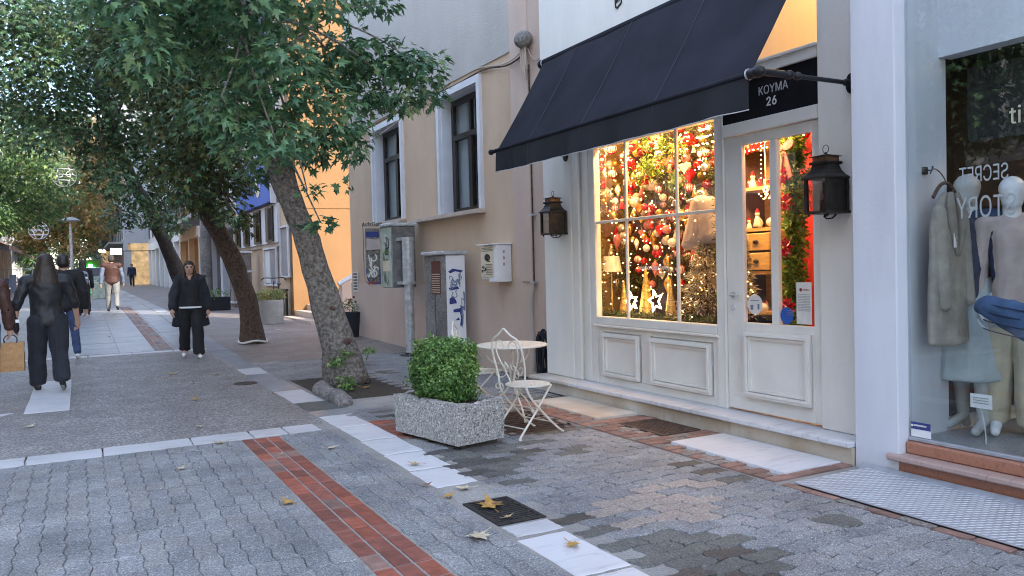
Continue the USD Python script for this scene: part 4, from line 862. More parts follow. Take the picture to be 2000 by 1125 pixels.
obj('graffiti', street(flat(scrawl(.44, .95, 5, 3, .007)), 4.614, 13.28, 1.18), 'plain_black', hood); obj('sticker', J([box(4.611, 4.614, 12.95, 13.10, 1.72, 1.79)]), 'leaf_box', hood); obj('sticker', box(4.611, 4.614, 12.88, 13.22, 1.42, 1.60), 'cream_paper', hood)
wing_o = Polygon([(.0, .95), (0, .22), (.02, .1), (.07, .025), (.15, 0), (.32, 0), (.32, 1.02), (0, 1.02)])
wg = obj('side_wing', cross(ext(wing_o.difference(wing_o.buffer(-.028).intersection(rect(.3, .68, 0, 0)).union(rect(.24, .1, .04, .84))), .03), 4.31, 13.34, 1.17), 'phone_side', ph); MT['wing_frame'] = MT['stone_trim']
obj('wing_frame', cross(ext(wing_o.difference(wing_o.buffer(-.03)), .036), 4.31, 13.343, 1.17), 'stone_trim', wg)
obj('wing_panel', cross(ext(wing_o.buffer(-.032).intersection(rect(.3, .68, 0, 0)), .012), 4.31, 13.332, 1.17), 'bark_pale', wg); obj('wing_panel', cross(ext(rect(.24, .095, .045, .842), .012), 4.31, 13.332, 1.17), 'blue_ink', wg)
obj('wing_trim', cross(flat(wing_o.buffer(-.032).difference(wing_o.buffer(-.055)).intersection(rect(.3, .3, 0, 0)), .004), 4.31, 13.318, 1.17), 'blue_ink', wg)
obj('torn_paper', cross(ext(Polygon([(.04, .62), (.29, .63), (.285, .82), (.2, .80), (.05, .82)]), .004), 4.31, 13.308, 1.17), 'cloth_pink', wg)
obj('graffiti', cross(flat(scrawl(.26, .5, 4, 9, .011)), 4.34, 13.306, 1.32), 'paper', wg); obj('graffiti', cross(flat(scrawl(.3, .07, 3, 12, .005)), 4.32, 13.30, 1.2), 'red_ink', wg)
obj('lettering', remap(meshkit.text_mesh('AufεGata', .06, .006, True), (4.29, 13.33, 2.195), (1, 0, .05), (0, 0, 1), (0, -1, 0)), 'plain_black', ph)
cb = thing('utility_cabinet', 'tall street utility cabinet, grey stained front and graffitied white side', 'utility cabinet', None, (4.87, 11.22, 0))
speckle('cabinet_stain', (.23, .21, .195), (.34, .33, .31), (.12, .10, .09), 55, .7, .2, .5)
obj('plinth', box(4.74, 5.02, 10.86, 11.6, 0, .26), 'iron_rust', cb); obj('body', box(4.72, 5.04, 10.83, 11.62, .26, 1.64, .006), 'cabinet_stain', cb)
obj('lid', box(4.68, 5.07, 10.785, 11.66, 1.645, 1.70, .012), 'galvanised', cb); obj('side_panel', box(4.735, 5.035, 10.819, 10.829, .28, 1.635, .003), 'plain_white', cb)
obj('door_seam', box(4.716, 4.721, 11.21, 11.22, .3, 1.6), 'plain_black', cb); obj('louvre', J([box(4.712, 4.72, 10.95, 11.5, .30+.025*k, .312+.025*k) for k in range(3)]), 'iron_dark', cb)
po = obj('poster', box(4.714, 4.718, 10.99, 11.33, 1.06, 1.56), 'orange_paper', cb); obj('print', street(flat(print_lines(.3, .3, 9, 4)), 4.7138, 11.31, 1.08), 'cream_paper', po)
G = unary_union([Polygon([(.03, 1.02), (.1, 1.06), (.27, 1.03), (.24, 1.0), (.14, 1.02), (.06, .99)]), Polygon([(.03, .78), (.18, .80), (.2, .76), (.05, .74)]), Polygon([(.04, .62), (.1, .66), (.14, .6), (.16, .55), (.04, .54)]), Polygon([(.1, .46), (.22, .48), (.2, .52), (.25, .5), (.26, .36), (.22, .33), (.2, .42), (.1, .42)]), Polygon([(.12, .3), (.18, .34), (.2, .3)]), Polygon([(.22, .34), (.26, .36), (.25, .24), (.21, .2), (.2, .24)])])
obj('graffiti', cross(flat(G), 4.735, 10.818, .38), 'blue_ink', cb); obj('graffiti', cross(flat(scrawl(.28, .5, 5, 21, .006)), 4.74, 10.8175, 1.0), 'cloth_bluegrey', cb); obj('graffiti', cross(flat(scrawl(.12, .9, 4, 22, .005)), 4.90, 10.8172, .7), 'cloth_bluegrey', cb)
mb = thing('dispenser_box', 'white metal dispenser box with a printed notice fixed to the beige wall', 'dispenser box', None, (5.08, 9.87, 1.3))
obj('housing', J([box(4.95, 5.19, 9.64, 9.86, 1.245, 1.745, .008), box(4.96, 5.19, 9.86, 10.10, 1.30, 1.74, .006)]), 'plain_white', mb); obj('lid', box(4.92, 5.2, 9.635, 10.17, 1.748, 1.765, .003), 'plain_white', mb)
nt = obj('notice', box(4.946, 4.951, 9.70, 10.09, 1.31, 1.735), 'cream_paper', mb)
obj('print', J([street(flat(print_lines(.33, .06, 3, 6)), 4.9455, 10.06, 1.66), street(flat(print_lines(.2, .16, 7, 7)), 4.9455, 9.94, 1.34), street(flat(scrawl(.14, .12, 3, 8, .008)), 4.9455, 10.07, 1.36), street(flat(affinity.scale(Point(0, 0).buffer(.07), 1.2, .7).difference(Point(.02, -.02).buffer(.022))), 4.9455, 9.89, 1.58), street(flat(Point(0, 0).buffer(.026).union(rect(.05, .012, .02, -.03))), 4.9455, 9.88, 1.55)]), 'plain_black', nt)
for z in (1.66, 1.575, 1.49): obj('mark', cross(flat(unary_union([Point(0, 0).buffer(.014).difference(Point(0, 0).buffer(.007)), rect(.03, .006, -.015, -.022)])), 5.07, 9.639, z), 'red_ink', mb)
obj('label_strip', box(4.955, 4.96, 9.88, 10.09, 1.285, 1.30), 'paper', mb)
mp = thing('wall_plaque', 'small white printed plate low on the beige wall by the recess', 'plaque', None, (5.18, 16.6, 1.2))
obj('plate', box(5.17, 5.19, 16.45, 16.75, 1.0, 1.42), 'paper', mp); obj('print', street(flat(print_lines(.26, .38, 6, 31, .5)), 5.1695, 16.73, 1.02), 'plain_black', mp)
# cables, junction box, conduit, coil
jb = thing('junction_box', 'weathered round cable junction box high on the beige wall', 'junction box', None, (5.1, 8.97, 4.3))
obj('box', ball((5.07, 8.97, 4.32), .15, 2, (.7, 1.0, .72)), 'cabinet_stain', jb, 50)
for dy, l in ((.0, .42), (.05, .36), (-.05, .3)): obj('cable_tail', tube(spline([(5.08, 8.99+dy, 4.24), (5.07, 8.97+dy, 4.05), (5.08, 8.95+dy*.4, 4.24-l)], 8), .017, 6), 'stone_trim', jb)
cbx = thing('wall_cable', 'thin dark cables sagging across the beige wall above the windows', 'cable', None, (5.15, 11, 4.2))
obj('strand', tube(spline([(5.13, 8.98, 4.2), (5.12, 9.5, 4.12), (5.17, 10.2, 4.24), (5.165, 11, 4.235), (5.17, 12.1, 4.26), (5.17, 14, 4.27), (5.17, 16.9, 4.3)], 40), .012, 6), 'bark_brown', cbx)
obj('strand', tube(spline([(5.13, 8.98, 4.25), (5.11, 9.5, 4.15), (5.17, 10.2, 4.27), (5.165, 12, 4.28), (5.17, 16.9, 4.33)], 40), .009, 6), 'stone_trim', cbx)
obj('strand', tube(spline([(5.12, 8.94, 4.2), (5.12, 8.7, 4.0), (5.12, 8.5, 4.12)], 10), .009, 6), 'stone_trim', cbx)
cd = thing('conduit', 'slim conduit pipe running down the beige wall left of the white shop', 'pipe', None, (5.12, 8.78, 1))
obj('pipe', tube([(5.12, 8.93, 4.0), (5.12, 8.92, 1.72), (5.12, 8.92, 1.2)], .011, 7), 'bark_brown', cd); obj('pipe', tube(spline([(5.12, 8.93, 1.24), (5.115, 8.95, 1.14), (5.115, 8.98, 1.04), (5.115, 8.98, .6), (5.115, 8.98, .1)], 20), .024, 8), 'plaster_mauve', cd)
for z in (2.1, 1.24): obj('clip', box(5.09, 5.15, 8.88, 8.97, z-.012, z+.012), 'galvanised', cd)
co = thing('cable_coil', 'coil of black hose hanging in the corner beside the white pilaster', 'hose coil', None, (5.03, 8.62, .4))
for k in range(9):
    w, hh = .075+.01*(k % 3), .27+.02*(k % 4); c = np.array([5.0+.011*k, 8.62+.012*((k*7) % 5-2), .34-.012*((k*3) % 4)])
    obj('loop', tube([(c[0]+.01*math.sin(3*q+k), c[1]+w*math.cos(q)+.01*math.sin(2*q+k), c[2]+hh*math.sin(q)) for q in np.arange(26)/26*2*PI], .012, 6, True), 'cloth_night', co, True)
obj('hook', tube([(5.17, 8.62, .60), (5.02, 8.62, .60), (4.98, 8.62, .64)], .008, 6), 'red_ink', co)

# ------------------------------------------------------------------ shop interior and display
obj('display_back', box(6.02, 6.06, 5.42, 8.22, .158, 3.0), 'cloth_plum', shop); obj('display_stage', box(5.06, 6.02, 5.42, 8.22, .158, .86), 'dark_room', shop); obj('display_ceiling', box(5.06, 6.02, 5.42, 8.22, 2.96, 3.0), 'cloth_plum', shop)
obj('display_side', box(5.62, 6.02, 5.76, 5.79, .158, 3.0), 'cloth_plum', shop)
M('room_yellow', (.50, .33, .14), .8, .08, 1); M('wood_honey', (.58, .36, .14), .5, .15, 3, stretch=(2, 2, 14)); M('curtain_red', (.45, .02, .025), .8, .2, 4)
obj('shop_room', J([box(7.9, 8, 3.99, 8.22, .158, 4.6), box(5.05, 7.9, 3.985, 3.995, .158, 4.6), box(6.06, 7.9, 5.0, 8.2, 3.05, 3.1), box(5.05, 7.9, 8.19, 8.21, .158, 4.6)]), 'room_yellow', shop); obj('shop_floor', box(5.05, 7.9, 3.99, 5.36, .10, .157), 'wood_honey', shop); obj('shop_ceiling', box(5.05, 7.9, 3.99, 8.2, 4.6, 4.65), 'plain_white', shop)
def rect_lamp(name, at, w, h, I, c, down=True, rot=0):
    l = UsdLux.RectLight.Define(stage, '/World/' + name); l.CreateWidthAttr(w); l.CreateHeightAttr(h); l.CreateIntensityAttr(I); l.CreateColorAttr(Gf.Vec3f(*c)); l.CreateNormalizeAttr(False)
    l.AddTranslateOp().Set(Gf.Vec3d(*at))
    if rot: l.AddRotateYOp().Set(rot)
    return l
WARM = (1.0, .60, .24)
rect_lamp('display_lamp', (5.22, 6.75, 2.93), .12, 2.2, 30, WARM, rot=-22)
rect_lamp('shop_lamp', (6.4, 4.6, 4.5), 1.6, .9, 2.4, WARM)
rect_lamp('shelf_lamp', (5.06, 5.14, 2.60), .16, .3, 100, WARM, rot=-48)
lamp('fairy_light', (1.0, .52, .13), 7.0); lamp('star_light', (1.0, .74, .4), 4.5)
M('bauble_red', (.50, .012, .02), .12, .1, 5, coat=.6); M('bauble_white', (.78, .72, .62), .3, .05, 9); M('bauble_gold', (.75, .48, .14), .25, .1, 9, metal=.8); M('bauble_pink', (.70, .22, .22), .3, .1, 9); M('bauble_silver', (.7, .68, .65), .15, .1, 9, metal=.9); M('bauble_wine', (.20, .012, .02), .2, .2, 9, coat=.5); M('foil_gold', (.85, .55, .15), .3, .2, 60, metal=.7, bump=.8, bsc=140)
leafy('fir', (.035, .06, .02), (.12, .15, .04), .5, .1); leafy('fir_frost', (.30, .27, .2), (.62, .58, .5), .7, .15); leafy('spruce_lime', (.10, .19, .03), (.30, .44, .07), .5, .2)
LB = {'bauble_red': 'shiny red bauble', 'bauble_white': 'cream white bauble', 'bauble_gold': 'golden bauble', 'bauble_pink': 'pink bauble', 'bauble_silver': 'silver mirrored bauble', 'bauble_wine': 'dark wine red bauble'}
OR = random.Random(11)
def ornament(x, y, z, r, m, kind, where=None):
    w_ = where or 'behind the %s %s pane of the lit window' % ('upper' if z-EYE > .45*x/5 else 'lower', 'right' if y/x < 1.19 else 'middle' if y/x < 1.352 else 'left'); sz = 'large' if r > .045 else 'small'
    if kind == 'ball':
        t = thing('bauble', '%s %s %s' % (sz, LB[m], w_), 'bauble', '%s %s baubles %s' % (sz, m[7:], w_), (x, y, z)); obj('ball', ball((x, y, z), r, 2), m, t, True)
        obj('cap', lathe([(0, r*.95), (r*.22, r*.95), (r*.22, r*1.15), (0, r*1.2)], (x, y, z), 8), 'bauble_gold', t)
    elif kind == 'stripe':
        t = thing('striped_bauble', '%s red and white striped bauble %s' % (sz, w_), 'bauble', '%s striped baubles %s' % (sz, w_), (x, y, z)); obj('ball', ball((x, y, z), r, 2), 'bauble_white', t, True)
        for k in range(6): q = k*PI/6+.2; obj('stripe', tube([(x+r*1.0*math.sin(a_)*math.cos(q), y+r*1.0*math.sin(a_)*math.sin(q), z+r*1.0*math.cos(a_)) for a_ in np.arange(16)/16*2*PI], r*.09, 5, True), 'bauble_red', t)
    elif kind == 'drop':
        t = thing('drop_ornament', ('%s long %s drop ornament' % (sz, m[7:])) + ' ' + w_, 'ornament', '%s %s drop ornaments ' % (sz, m[7:]) + w_, (x, y, z)); obj('drop', lathe([(0, -r*2.2), (r*.35, -r*1.3), (r*.8, -r*.1), (r*.55, r*.6), (r*.15, r*1.1), (0, r*1.2)], (x, y, z), 12), m, t, True); obj('cap', ball((x, y, z+r*1.2), r*.2, 1), 'bauble_gold', t)
    elif kind == 'heart':
        hp = Polygon([(r*1.1*math.sin(q)**3, r*(.85*math.cos(q)-.33*math.cos(2*q)-.13*math.cos(3*q)-.06*math.cos(4*q))) for q in np.arange(30)/30*2*PI])
        t = thing('heart_ornament', ('%s hanging %s heart' % (sz, m[7:])) + ' ' + w_, 'ornament', '%s %s heart ornaments ' % (sz, m[7:]) + w_, (x, y, z)); obj('heart', street(ext(hp, r*.5), x, y, z), m, t); obj('loop', tube([(x-r*.2, y, z+r*.5), (x-r*.2, y, z+r*1.6)], .003, 4), 'bauble_gold', t)
    elif kind == 'figure':
        t = thing('figurine', ('%s %s figurine' % (sz, m[7:])) + ' ' + w_, 'ornament', '%s %s figurines ' % (sz, m[7:]) + w_, (x, y, z)); obj('body', lathe([(0, -r*1.5), (r*.75, -r*1.5), (r*.5, -r*.3), (r*.3, r*.2), (0, r*.3)], (x, y, z), 12), m, t, True); obj('head', ball((x, y, z+r*.55), r*.42, 2), 'bauble_white', t, True); obj('hat', lathe([(0, r*.8), (r*.42, r*.8), (r*.1, r*1.5), (0, r*1.6)], (x, y, z), 10), 'bauble_red', t)
pts = []
tries = 0
while len(pts) < 240 and tries < 15000:
    tries += 1; x = OR.uniform(5.45, 5.85); y = OR.uniform(6.1, 8.05); z = OR.uniform(1.2, 2.85); r = OR.choice([.034, .04, .048, .056, .066])
    if (y-7.6)**2 + (z-1.3)**2 < .14: continue
    if all((y/x-a[1]/a[0])**2*30 + (z-a[2])**2 > (r+a[3])**2*.36 for a in pts): pts.append((x, y, z, r))
for x, y, z, r in pts:
    k = OR.random(); m = OR.choice(['bauble_red']*6+['bauble_white']*5+['bauble_gold']*5+['bauble_pink']*2+['bauble_silver']*2+['bauble_wine'])
    ornament(x, y, z, r, m, 'ball' if k < .5 else 'stripe' if k < .66 else 'drop' if k < .78 else 'heart' if k < .88 else 'figure')
def needles(n, spread, P0, axis=None):
    P = np.array(P0)[NR.integers(0, len(P0), n)] + NR.normal(size=(n, 3))*spread
    return P
def fir_mass(name, label, cat, path, spread, n, ln=.05, mat='fir', loc=None, kind=None, w=.16):
    t = thing(name, label, cat, None, path[0] if loc is None else loc); S = spline(path, 60) if len(path) > 2 else np.linspace(path[0], path[-1], 60)
    obj('stem', tube(S, .008, 5), 'bark_brown', t)
    idx = NR.integers(0, 60, n); c = S[idx]; d_ = NR.normal(size=(n, 3)); d_ /= np.linalg.norm(d_, axis=1, keepdims=True); P = c + d_*NR.uniform(.1, 1, n)[:, None]*spread
    inst(t, 'needles', [(small_leaf(1, w, .02), mat)], P, quats(NR.normal(size=(n, 3))+[0, 0, .5], d_+NR.normal(size=(n, 3))*.5), NR.uniform(.6, 1.2, n)*ln)
    return t
fir_mass('fir_garland', 'fir garland hanging down the left edge of the lit display window', 'garland', [(5.16, 7.50, 2.8), (5.14, 7.47, 2.0), (5.15, 7.50, 1.3), (5.12, 7.44, .9)], .05, 1500)
fir_mass('fir_garland', 'fir garland lying along the bottom of the display window', 'garland', [(5.1, 7.4, .89), (5.12, 6.7, .90), (5.1, 6.1, .89), (5.12, 5.5, .90)], .055, 2200)
fir_mass('fir_garland', 'fir garland down the right edge of the display window', 'garland', [(5.14, 5.58, 2.3), (5.16, 5.60, 1.7), (5.13, 5.56, 1.2), (5.14, 5.56, .9)], .05, 1300)
for k, (y, z, s) in enumerate(((7.0, 2.62, .1), (6.75, 2.72, .12), (6.9, 2.35, .09), (6.5, 2.5, .1), (6.3, 2.3, .08), (7.5, 2.6, .1), (7.3, 2.0, .09), (6.6, 1.9, .09), (7.0, 1.6, .1), (6.4, 1.6, .08), (7.7, 2.1, .1), (6.2, 2.7, .1))):
    pass
P0 = np.array([(OR.uniform(5.6, 5.95), OR.uniform(6.0, 8.1), OR.uniform(1.1, 2.9)) for _ in range(150)]); n = 9000; P = needles(n, [.05, .07, .05], P0)
tag(inst(None, 'fir_wall', [(small_leaf(1, .16, .02), 'fir')], P, quats(NR.normal(size=(n, 3)), NR.normal(size=(n, 3))), NR.uniform(.04, .08, n)), 'dark fir twigs behind the hanging ornaments', 'fir twigs')
P0 = np.array([(OR.uniform(5.4, 5.55), y, z) for y, z in ((7.1, 2.75), (6.85, 2.72), (6.8, 2.45), (6.55, 2.3), (6.45, 2.6), (6.95, 2.5), (7.15, 2.4))]); n = 1400; P = needles(n, [.04, .06, .05], P0)
tag(inst(None, 'lime_twigs', [(small_leaf(1, .3, .05), 'spruce_lime')], P, quats(NR.normal(size=(n, 3)), NR.normal(size=(n, 3))), NR.uniform(.03, .06, n)), 'bright lime twigs high among the ornaments', 'twigs')
dots = []
for k in range(330): x = OR.uniform(5.2, 5.6); dots.append(ball((x, OR.uniform(1.12, 1.455)*x, OR.uniform(1.0, 2.9)), OR.uniform(.005, .0085), 0))
for k in range(14):
    y = OR.uniform(5.75, 6.25); x = 5.3; zt = 2.85
    for q in range(OR.randint(4, 9)): dots.append(ball((x+OR.uniform(-.03, .03), y+OR.uniform(-.03, .03), zt-.07*q), .010, 0))
obj('fairy_lights', J(dots), 'fairy_light', None, label='strings of warm fairy lights over the ornaments in the window', cat='fairy lights', kind='stuff')
def gold_cone(x, y, h, label):
    t = thing('cone_tree', label, 'cone tree', None, (x, y, .86)); obj('cone', lathe([(0, .0), (h*.15, .0), (h*.15, .02), (.006, h), (0, h)], (x, y, .86), 18), 'foil_gold', t)
    for k in range(6): z = h*(.08+.15*k); obj('ring', tube([(x+(h*.15*(1-z/h)+.004)*math.cos(q), y+(h*.15*(1-z/h)+.004)*math.sin(q), .86+z+.012*math.sin(q)) for q in np.arange(16)/16*2*PI], .006, 5, True), 'bauble_gold', t)
gold_cone(5.3, 6.86, .56, 'tall golden cone tree between the two lit stars'); gold_cone(5.25, 6.40, .42, 'golden cone tree right of the lit stars'); gold_cone(5.35, 7.32, .40, 'golden cone tree below the table lamp')
def star(x, y, z, r, label):
    t = thing('light_star', label, 'star light', None, (x, y, z)); P = [(x, y+(r if k % 2 == 0 else r*.45)*math.sin(k*PI/5+.25), z+(r if k % 2 == 0 else r*.45)*math.cos(k*PI/5+.25)) for k in range(10)]
    obj('outline', tube(P, .011, 6, True), 'star_light', t); obj('stand', tube([(x, y, .86), (x, y, z-r*.4)], .006, 5), 'bauble_gold', t)
star(5.2, 6.98, 1.04, .105, 'glowing five-pointed star, the left of two on the display floor'); star(5.2, 6.58, 1.06, .115, 'glowing five-pointed star, the right of two on the display floor')
tl = thing('table_lamp', 'slim table lamp with a cream shade at the left of the display', 'lamp', None, (5.4, 7.62, .86)); obj('shade', lathe([(.085, 1.36-.86), (.12, 1.36-.86), (.09, 1.54-.86), (.088, 1.54-.86)], (5.4, 7.62, .86), 20), 'star_light' if 0 else 'bauble_white', tl, 30); obj('stem', tube([(5.4, 7.62, .86), (5.4, 7.62, 1.5)], .008, 6), 'bauble_gold', tl); obj('base', lathe([(0, 0), (.07, 0), (.06, .02), (0, .03)], (5.4, 7.62, .86), 16), 'bauble_gold', tl)
gg = thing('gong', 'dark brown round tray hanging at the left of the display window', 'tray', None, (5.55, 7.95, 1.95)); obj('disc', street(lathe([(0, 0), (.15, 0), (.16, .02), (.14, .03), (0, .015)], n=24), 5.45, 7.75, 1.9), 'copper_brown', gg, 30); obj('cord', tube([(5.44, 7.75, 2.05), (5.44, 7.75, 2.8)], .004, 4), 'bauble_gold', gg)
sk = thing('cushion', 'large puffy blush coloured cushion hanging in the right of the window', 'cushion', None, (5.34, 6.05, 1.85))
cm = caps([((5.36, 6.20, 1.63), (.07, .12, .07), (5.35, 5.90, 1.70), (.08, .12, .09)), ((5.35, 6.02, 2.03), (.06, .16, .06), (5.36, 6.12, 1.66), (.09, .18, .09)), ((5.35, 5.96, 2.02), (.06, .14, .06), (5.36, 5.92, 1.7), (.09, .15, .09))], .03, 4); obj('cover', wrinkle(cm, .016, 9, 4, .4), 'cloth_pink', sk, True); obj('tie', tube([(5.26, 6.14, 2.04), (5.28, 6.06, 2.06), (5.26, 5.98, 2.03)], .012, 6), 'bauble_white', sk)
def small_fir(x, y, z, h, r, n, mat, label, m2=None):
    t = thing('christmas_tree', label, 'christmas tree', None, (x, y, z)); obj('trunk', tube([(x, y, z), (x, y, z+h)], [.018, .004], 6), 'bark_brown', t)
    u = NR.random(n)**.7; a_ = NR.random(n)*2*PI; rr = r*(1-u)*(.35+.65*NR.random(n)**.5)*(1+.2*np.sin(u*40)); P = np.c_[x+rr*np.cos(a_), y+rr*np.sin(a_), z+.06*h+u*h*.94]
    tip = np.c_[np.cos(a_), np.sin(a_), -.35*np.ones(n)]+NR.normal(size=(n, 3))*.5
    inst(t, 'needles', [(small_leaf(1, .2, .03), mat)], P, quats(NR.normal(size=(n, 3))*.5+[0, 0, 1], tip), NR.uniform(.04, .08, n)); 
    for k in range(10): q = OR.random(); b_ = OR.uniform(0, 6.28); obj('bauble', ball((x+r*(1-q)*.9*math.cos(b_), y+r*(1-q)*.9*math.sin(b_), z+.08*h+q*h*.85), .022, 1), OR.choice(['bauble_red', 'bauble_white', 'bauble_gold']), t, True)
    obj('tree_lights', J([ball((x+r*(1-q)*.95*math.cos(b_), y+r*(1-q)*.95*math.sin(b_), z+.08*h+q*h*.9), .006, 0) for q, b_ in ((OR.random()**1.3, OR.uniform(0, 6.28)) for _ in range(45))]), 'fairy_light', t, kind='stuff')
small_fir(5.35, 5.98, .86, .85, .30, 4200, 'fir_frost', 'frosted christmas tree at the right of the display window'); small_fir(5.36, 5.52, .86, .85, .15, 2600, 'fir_frost', 'frosted christmas tree just inside the panelled door')
text_on('maisondepoupee', .042, street, (4.993, 6.56, 1.385), 'letter_white', shop, 'window_lettering')
# through the door
sh_ = thing('shelf_unit', 'honey wood shelf unit with drawers inside the shop door', 'shelf unit', None, (5.75, 5.5, .16))
OX, OY = -.35, .15
bx_ = lambda x0, x1, y0, y1, z0, z1, b=0: box(x0+OX, x1+OX, y0+OY, y1+OY, z0, z1, b)
obj('carcass', J([bx_(5.9, 6.3, 5.78, 5.82, .16, 2.75), bx_(5.9, 6.3, 5.15, 5.19, .16, 2.75), bx_(6.26, 6.3, 5.19, 5.78, .16, 2.75)]), 'wood_honey', sh_)
for z in (.55, .95, 1.32, 1.72, 2.1, 2.5, 2.72): obj('shelf', bx_(5.9, 6.26, 5.19, 5.78, z, z+.03), 'wood_honey', sh_)
obj('divider', bx_(5.9, 6.26, 5.62, 5.64, 1.75, 2.72), 'wood_honey', sh_)
for z in (1.36, 1.54):
    d_ = obj('drawer', bx_(5.885, 6.2, 5.2, 5.77, z, z+.16, .006), 'wood_honey', sh_); obj('cup_handle', ball((5.88+OX, 5.36+OY, z+.08), .035, 1, (.5, 1, .6)), 'copper_black', d_); obj('label_frame', street(frame(.08, .035, .006, .004), 5.884+OX, 5.68+OY, z+.1), 'copper_black', d_)
for k, (y, z) in enumerate(((5.4, 1.85), (5.7, 1.85), (5.45, 2.2), (5.7, 2.2), (5.35, .62), (5.55, 1.0), (5.35, 1.0), (5.6, 2.56))): ornament(5.95+OX, y+OY, z, .055, 'bauble_red' if k % 2 else 'bauble_white', 'figure' if k < 4 else 'ball', ('on the upper middle shelf behind the door, right side', 'on the upper middle shelf behind the door, left side', 'on the upper shelf behind the door, right side', 'on the upper shelf behind the door, left side', 'on the lowest shelf behind the door', 'on the second shelf behind the door, left side', 'on the second shelf behind the door, right side', 'on the top shelf behind the door')[k])
for k in range(16): ornament(5.60+.02*(k % 3), 5.38+.045*(k*5 % 9), (.62, 1.02, 1.80, 2.17, 2.17, 2.57)[k % 6], .03+.006*(k % 3), ('bauble_red', 'bauble_gold', 'bauble_white')[k % 3], ('ball', 'figure', 'drop')[(k//3) % 3], 'crowded on the wooden shelf behind the door, %s board' % ('lowest', 'second', 'middle', 'upper', 'upper', 'top')[k % 6])
fir_mass('fir_garland', 'fir garland with red flowers hanging inside the right of the door', 'garland', [(5.36, 4.92, 2.5), (5.34, 4.86, 2.0), (5.36, 4.90, 1.4), (5.34, 4.85, .85)], .095, 3000, .075, 'spruce_lime', w=.34)
for k, (y, z) in enumerate(((4.90, 2.16), (4.88, 1.93), (4.89, 1.55), (4.87, 1.05))):
    t = thing('poinsettia', 'bright red poinsettia in the door garland, %s' % ('topmost of four', 'second from the top', 'third from the top', 'lowest of four')[k], 'flower', None, (5.24, y, z))
    for q in range(9): m_ = small_leaf(.10, .055, .15); m_.apply_transform(trimesh.transformations.rotation_matrix(q*2*PI/9+.3*k, [0, 0, 1])); obj('petal', street(m_, 5.24-.008*(q % 2), y, z), 'bauble_red', t)
    obj('heart', ball((5.222, y, z), .012, 1), 'bauble_gold', t)
bw = thing('ribbon_bow', 'coral ribbon bow at the top of the door garland', 'bow', None, (5.3, 4.8, 2.35))
for s in (-1, 1): obj('loop', street(ext(affinity.rotate(affinity.scale(Point(s*.06, 0).buffer(.06), 1, .6), 20*s, origin=(0, 0)), .02), 5.24, 4.88, 2.38), 'bauble_pink', bw); obj('tail', street(ext(Polygon([(0, 0), (s*.03, -.02), (s*.09, -.22), (s*.04, -.24)]), .012), 5.24, 4.88, 2.36), 'bauble_pink', bw)
cu = thing('red_curtain', 'red curtain inside the shop at the right edge of the door glass', 'curtain', None, (5.5, 4.3, 2)); obj('drape', remap(ext(LineString([(5.66+.03*math.sin(k*1.9)+.012*k, 4.70+.05*k) for k in range(10)]).buffer(.012), 2.6), (0, 0, .2), (1, 0, 0), (0, 1, 0), (0, 0, 1)), 'curtain_red', cu); obj('rail', tube([(5.66, 4.6, 2.82), (5.8, 5.25, 2.82)], .012, 6), 'bauble_gold', cu)
tn = thing('red_swag', 'red tinsel swag with lights over the door inside the shop', 'swag', None, (5.5, 4.9, 2.5)); obj('ribbon', J([tube(spline([(5.5, 5.75, 2.62), (5.5, 5.5, 2.48), (5.5, 5.25, 2.56), (5.5, 5.0, 2.46), (5.5, 4.85, 2.6)], 40)+NR.normal(size=(40, 3))*.012, .035, 6)]), 'bauble_red', tn); obj('lights', J([ball((5.44, 4.85+.018*k, 2.5+.05*math.sin(k*2.1)), .009, 0) for k in range(50)]), 'fairy_light', tn, kind='stuff')
obj('string_light', J([ball((5.3, 5.2, 2.45-.04*k), .006, 0) for k in range(8)]+[tube([(5.4, 5.25, 2.6), (5.4, 5.25, 2.1)], .002, 4)]+[ball((5.4+.05*OR.uniform(-1, 1), 5.25+.05*OR.uniform(-1, 1), 2.05+.06*OR.uniform(-1, 1)), .008, 0) for _ in range(26)]), 'fairy_light', None, label='bell shaped cluster of fairy lights hanging behind the left door pane', cat='fairy lights', kind='stuff')
# stickers on the door glass
def sticker(name, g, y, z, m, label, cat, extra=None):
    t = thing(name, label, cat, None, (4.998, y, z)); obj('sheet', street(ext(g, .0015), 5.002, y, z), m, t)
    for gg_, mm in extra or []: obj('print', street(flat(gg_, .001), 5.0, y, z), mm, t)
sticker('round_sticker', Point(0, 0).buffer(.085), 5.0, 1.08, 'paper', 'round white sticker low on the left door pane', 'sticker', [(unary_union([rect(.03, .04, -.05, -.045), rect(.02, .045, .03, -.04), Polygon([(-.05, .03), (.05, .03), (.05, .036), (-.05, .036)])]), 'cloth_bluegrey')])
sticker('round_sticker', Point(0, 0).buffer(.068), 4.655, 1.0, 'blue_sign', 'round blue sticker at the foot of the right door pane', 'sticker', [(print_lines(.08, .05, 3, 3).buffer(0), 'cloth_ltgrey')])
sticker('paper_notice', rect(.15, .33), 4.555, .94, 'paper', 'white printed notice taped to the right door pane', 'notice', [(Point(.045, .27).buffer(.014), 'red_ink'), (rect(.06, .008, .065, .266), 'red_ink'), (affinity.translate(print_lines(.12, .14, 11, 5, .3), .015, .1), 'plain_grey')])
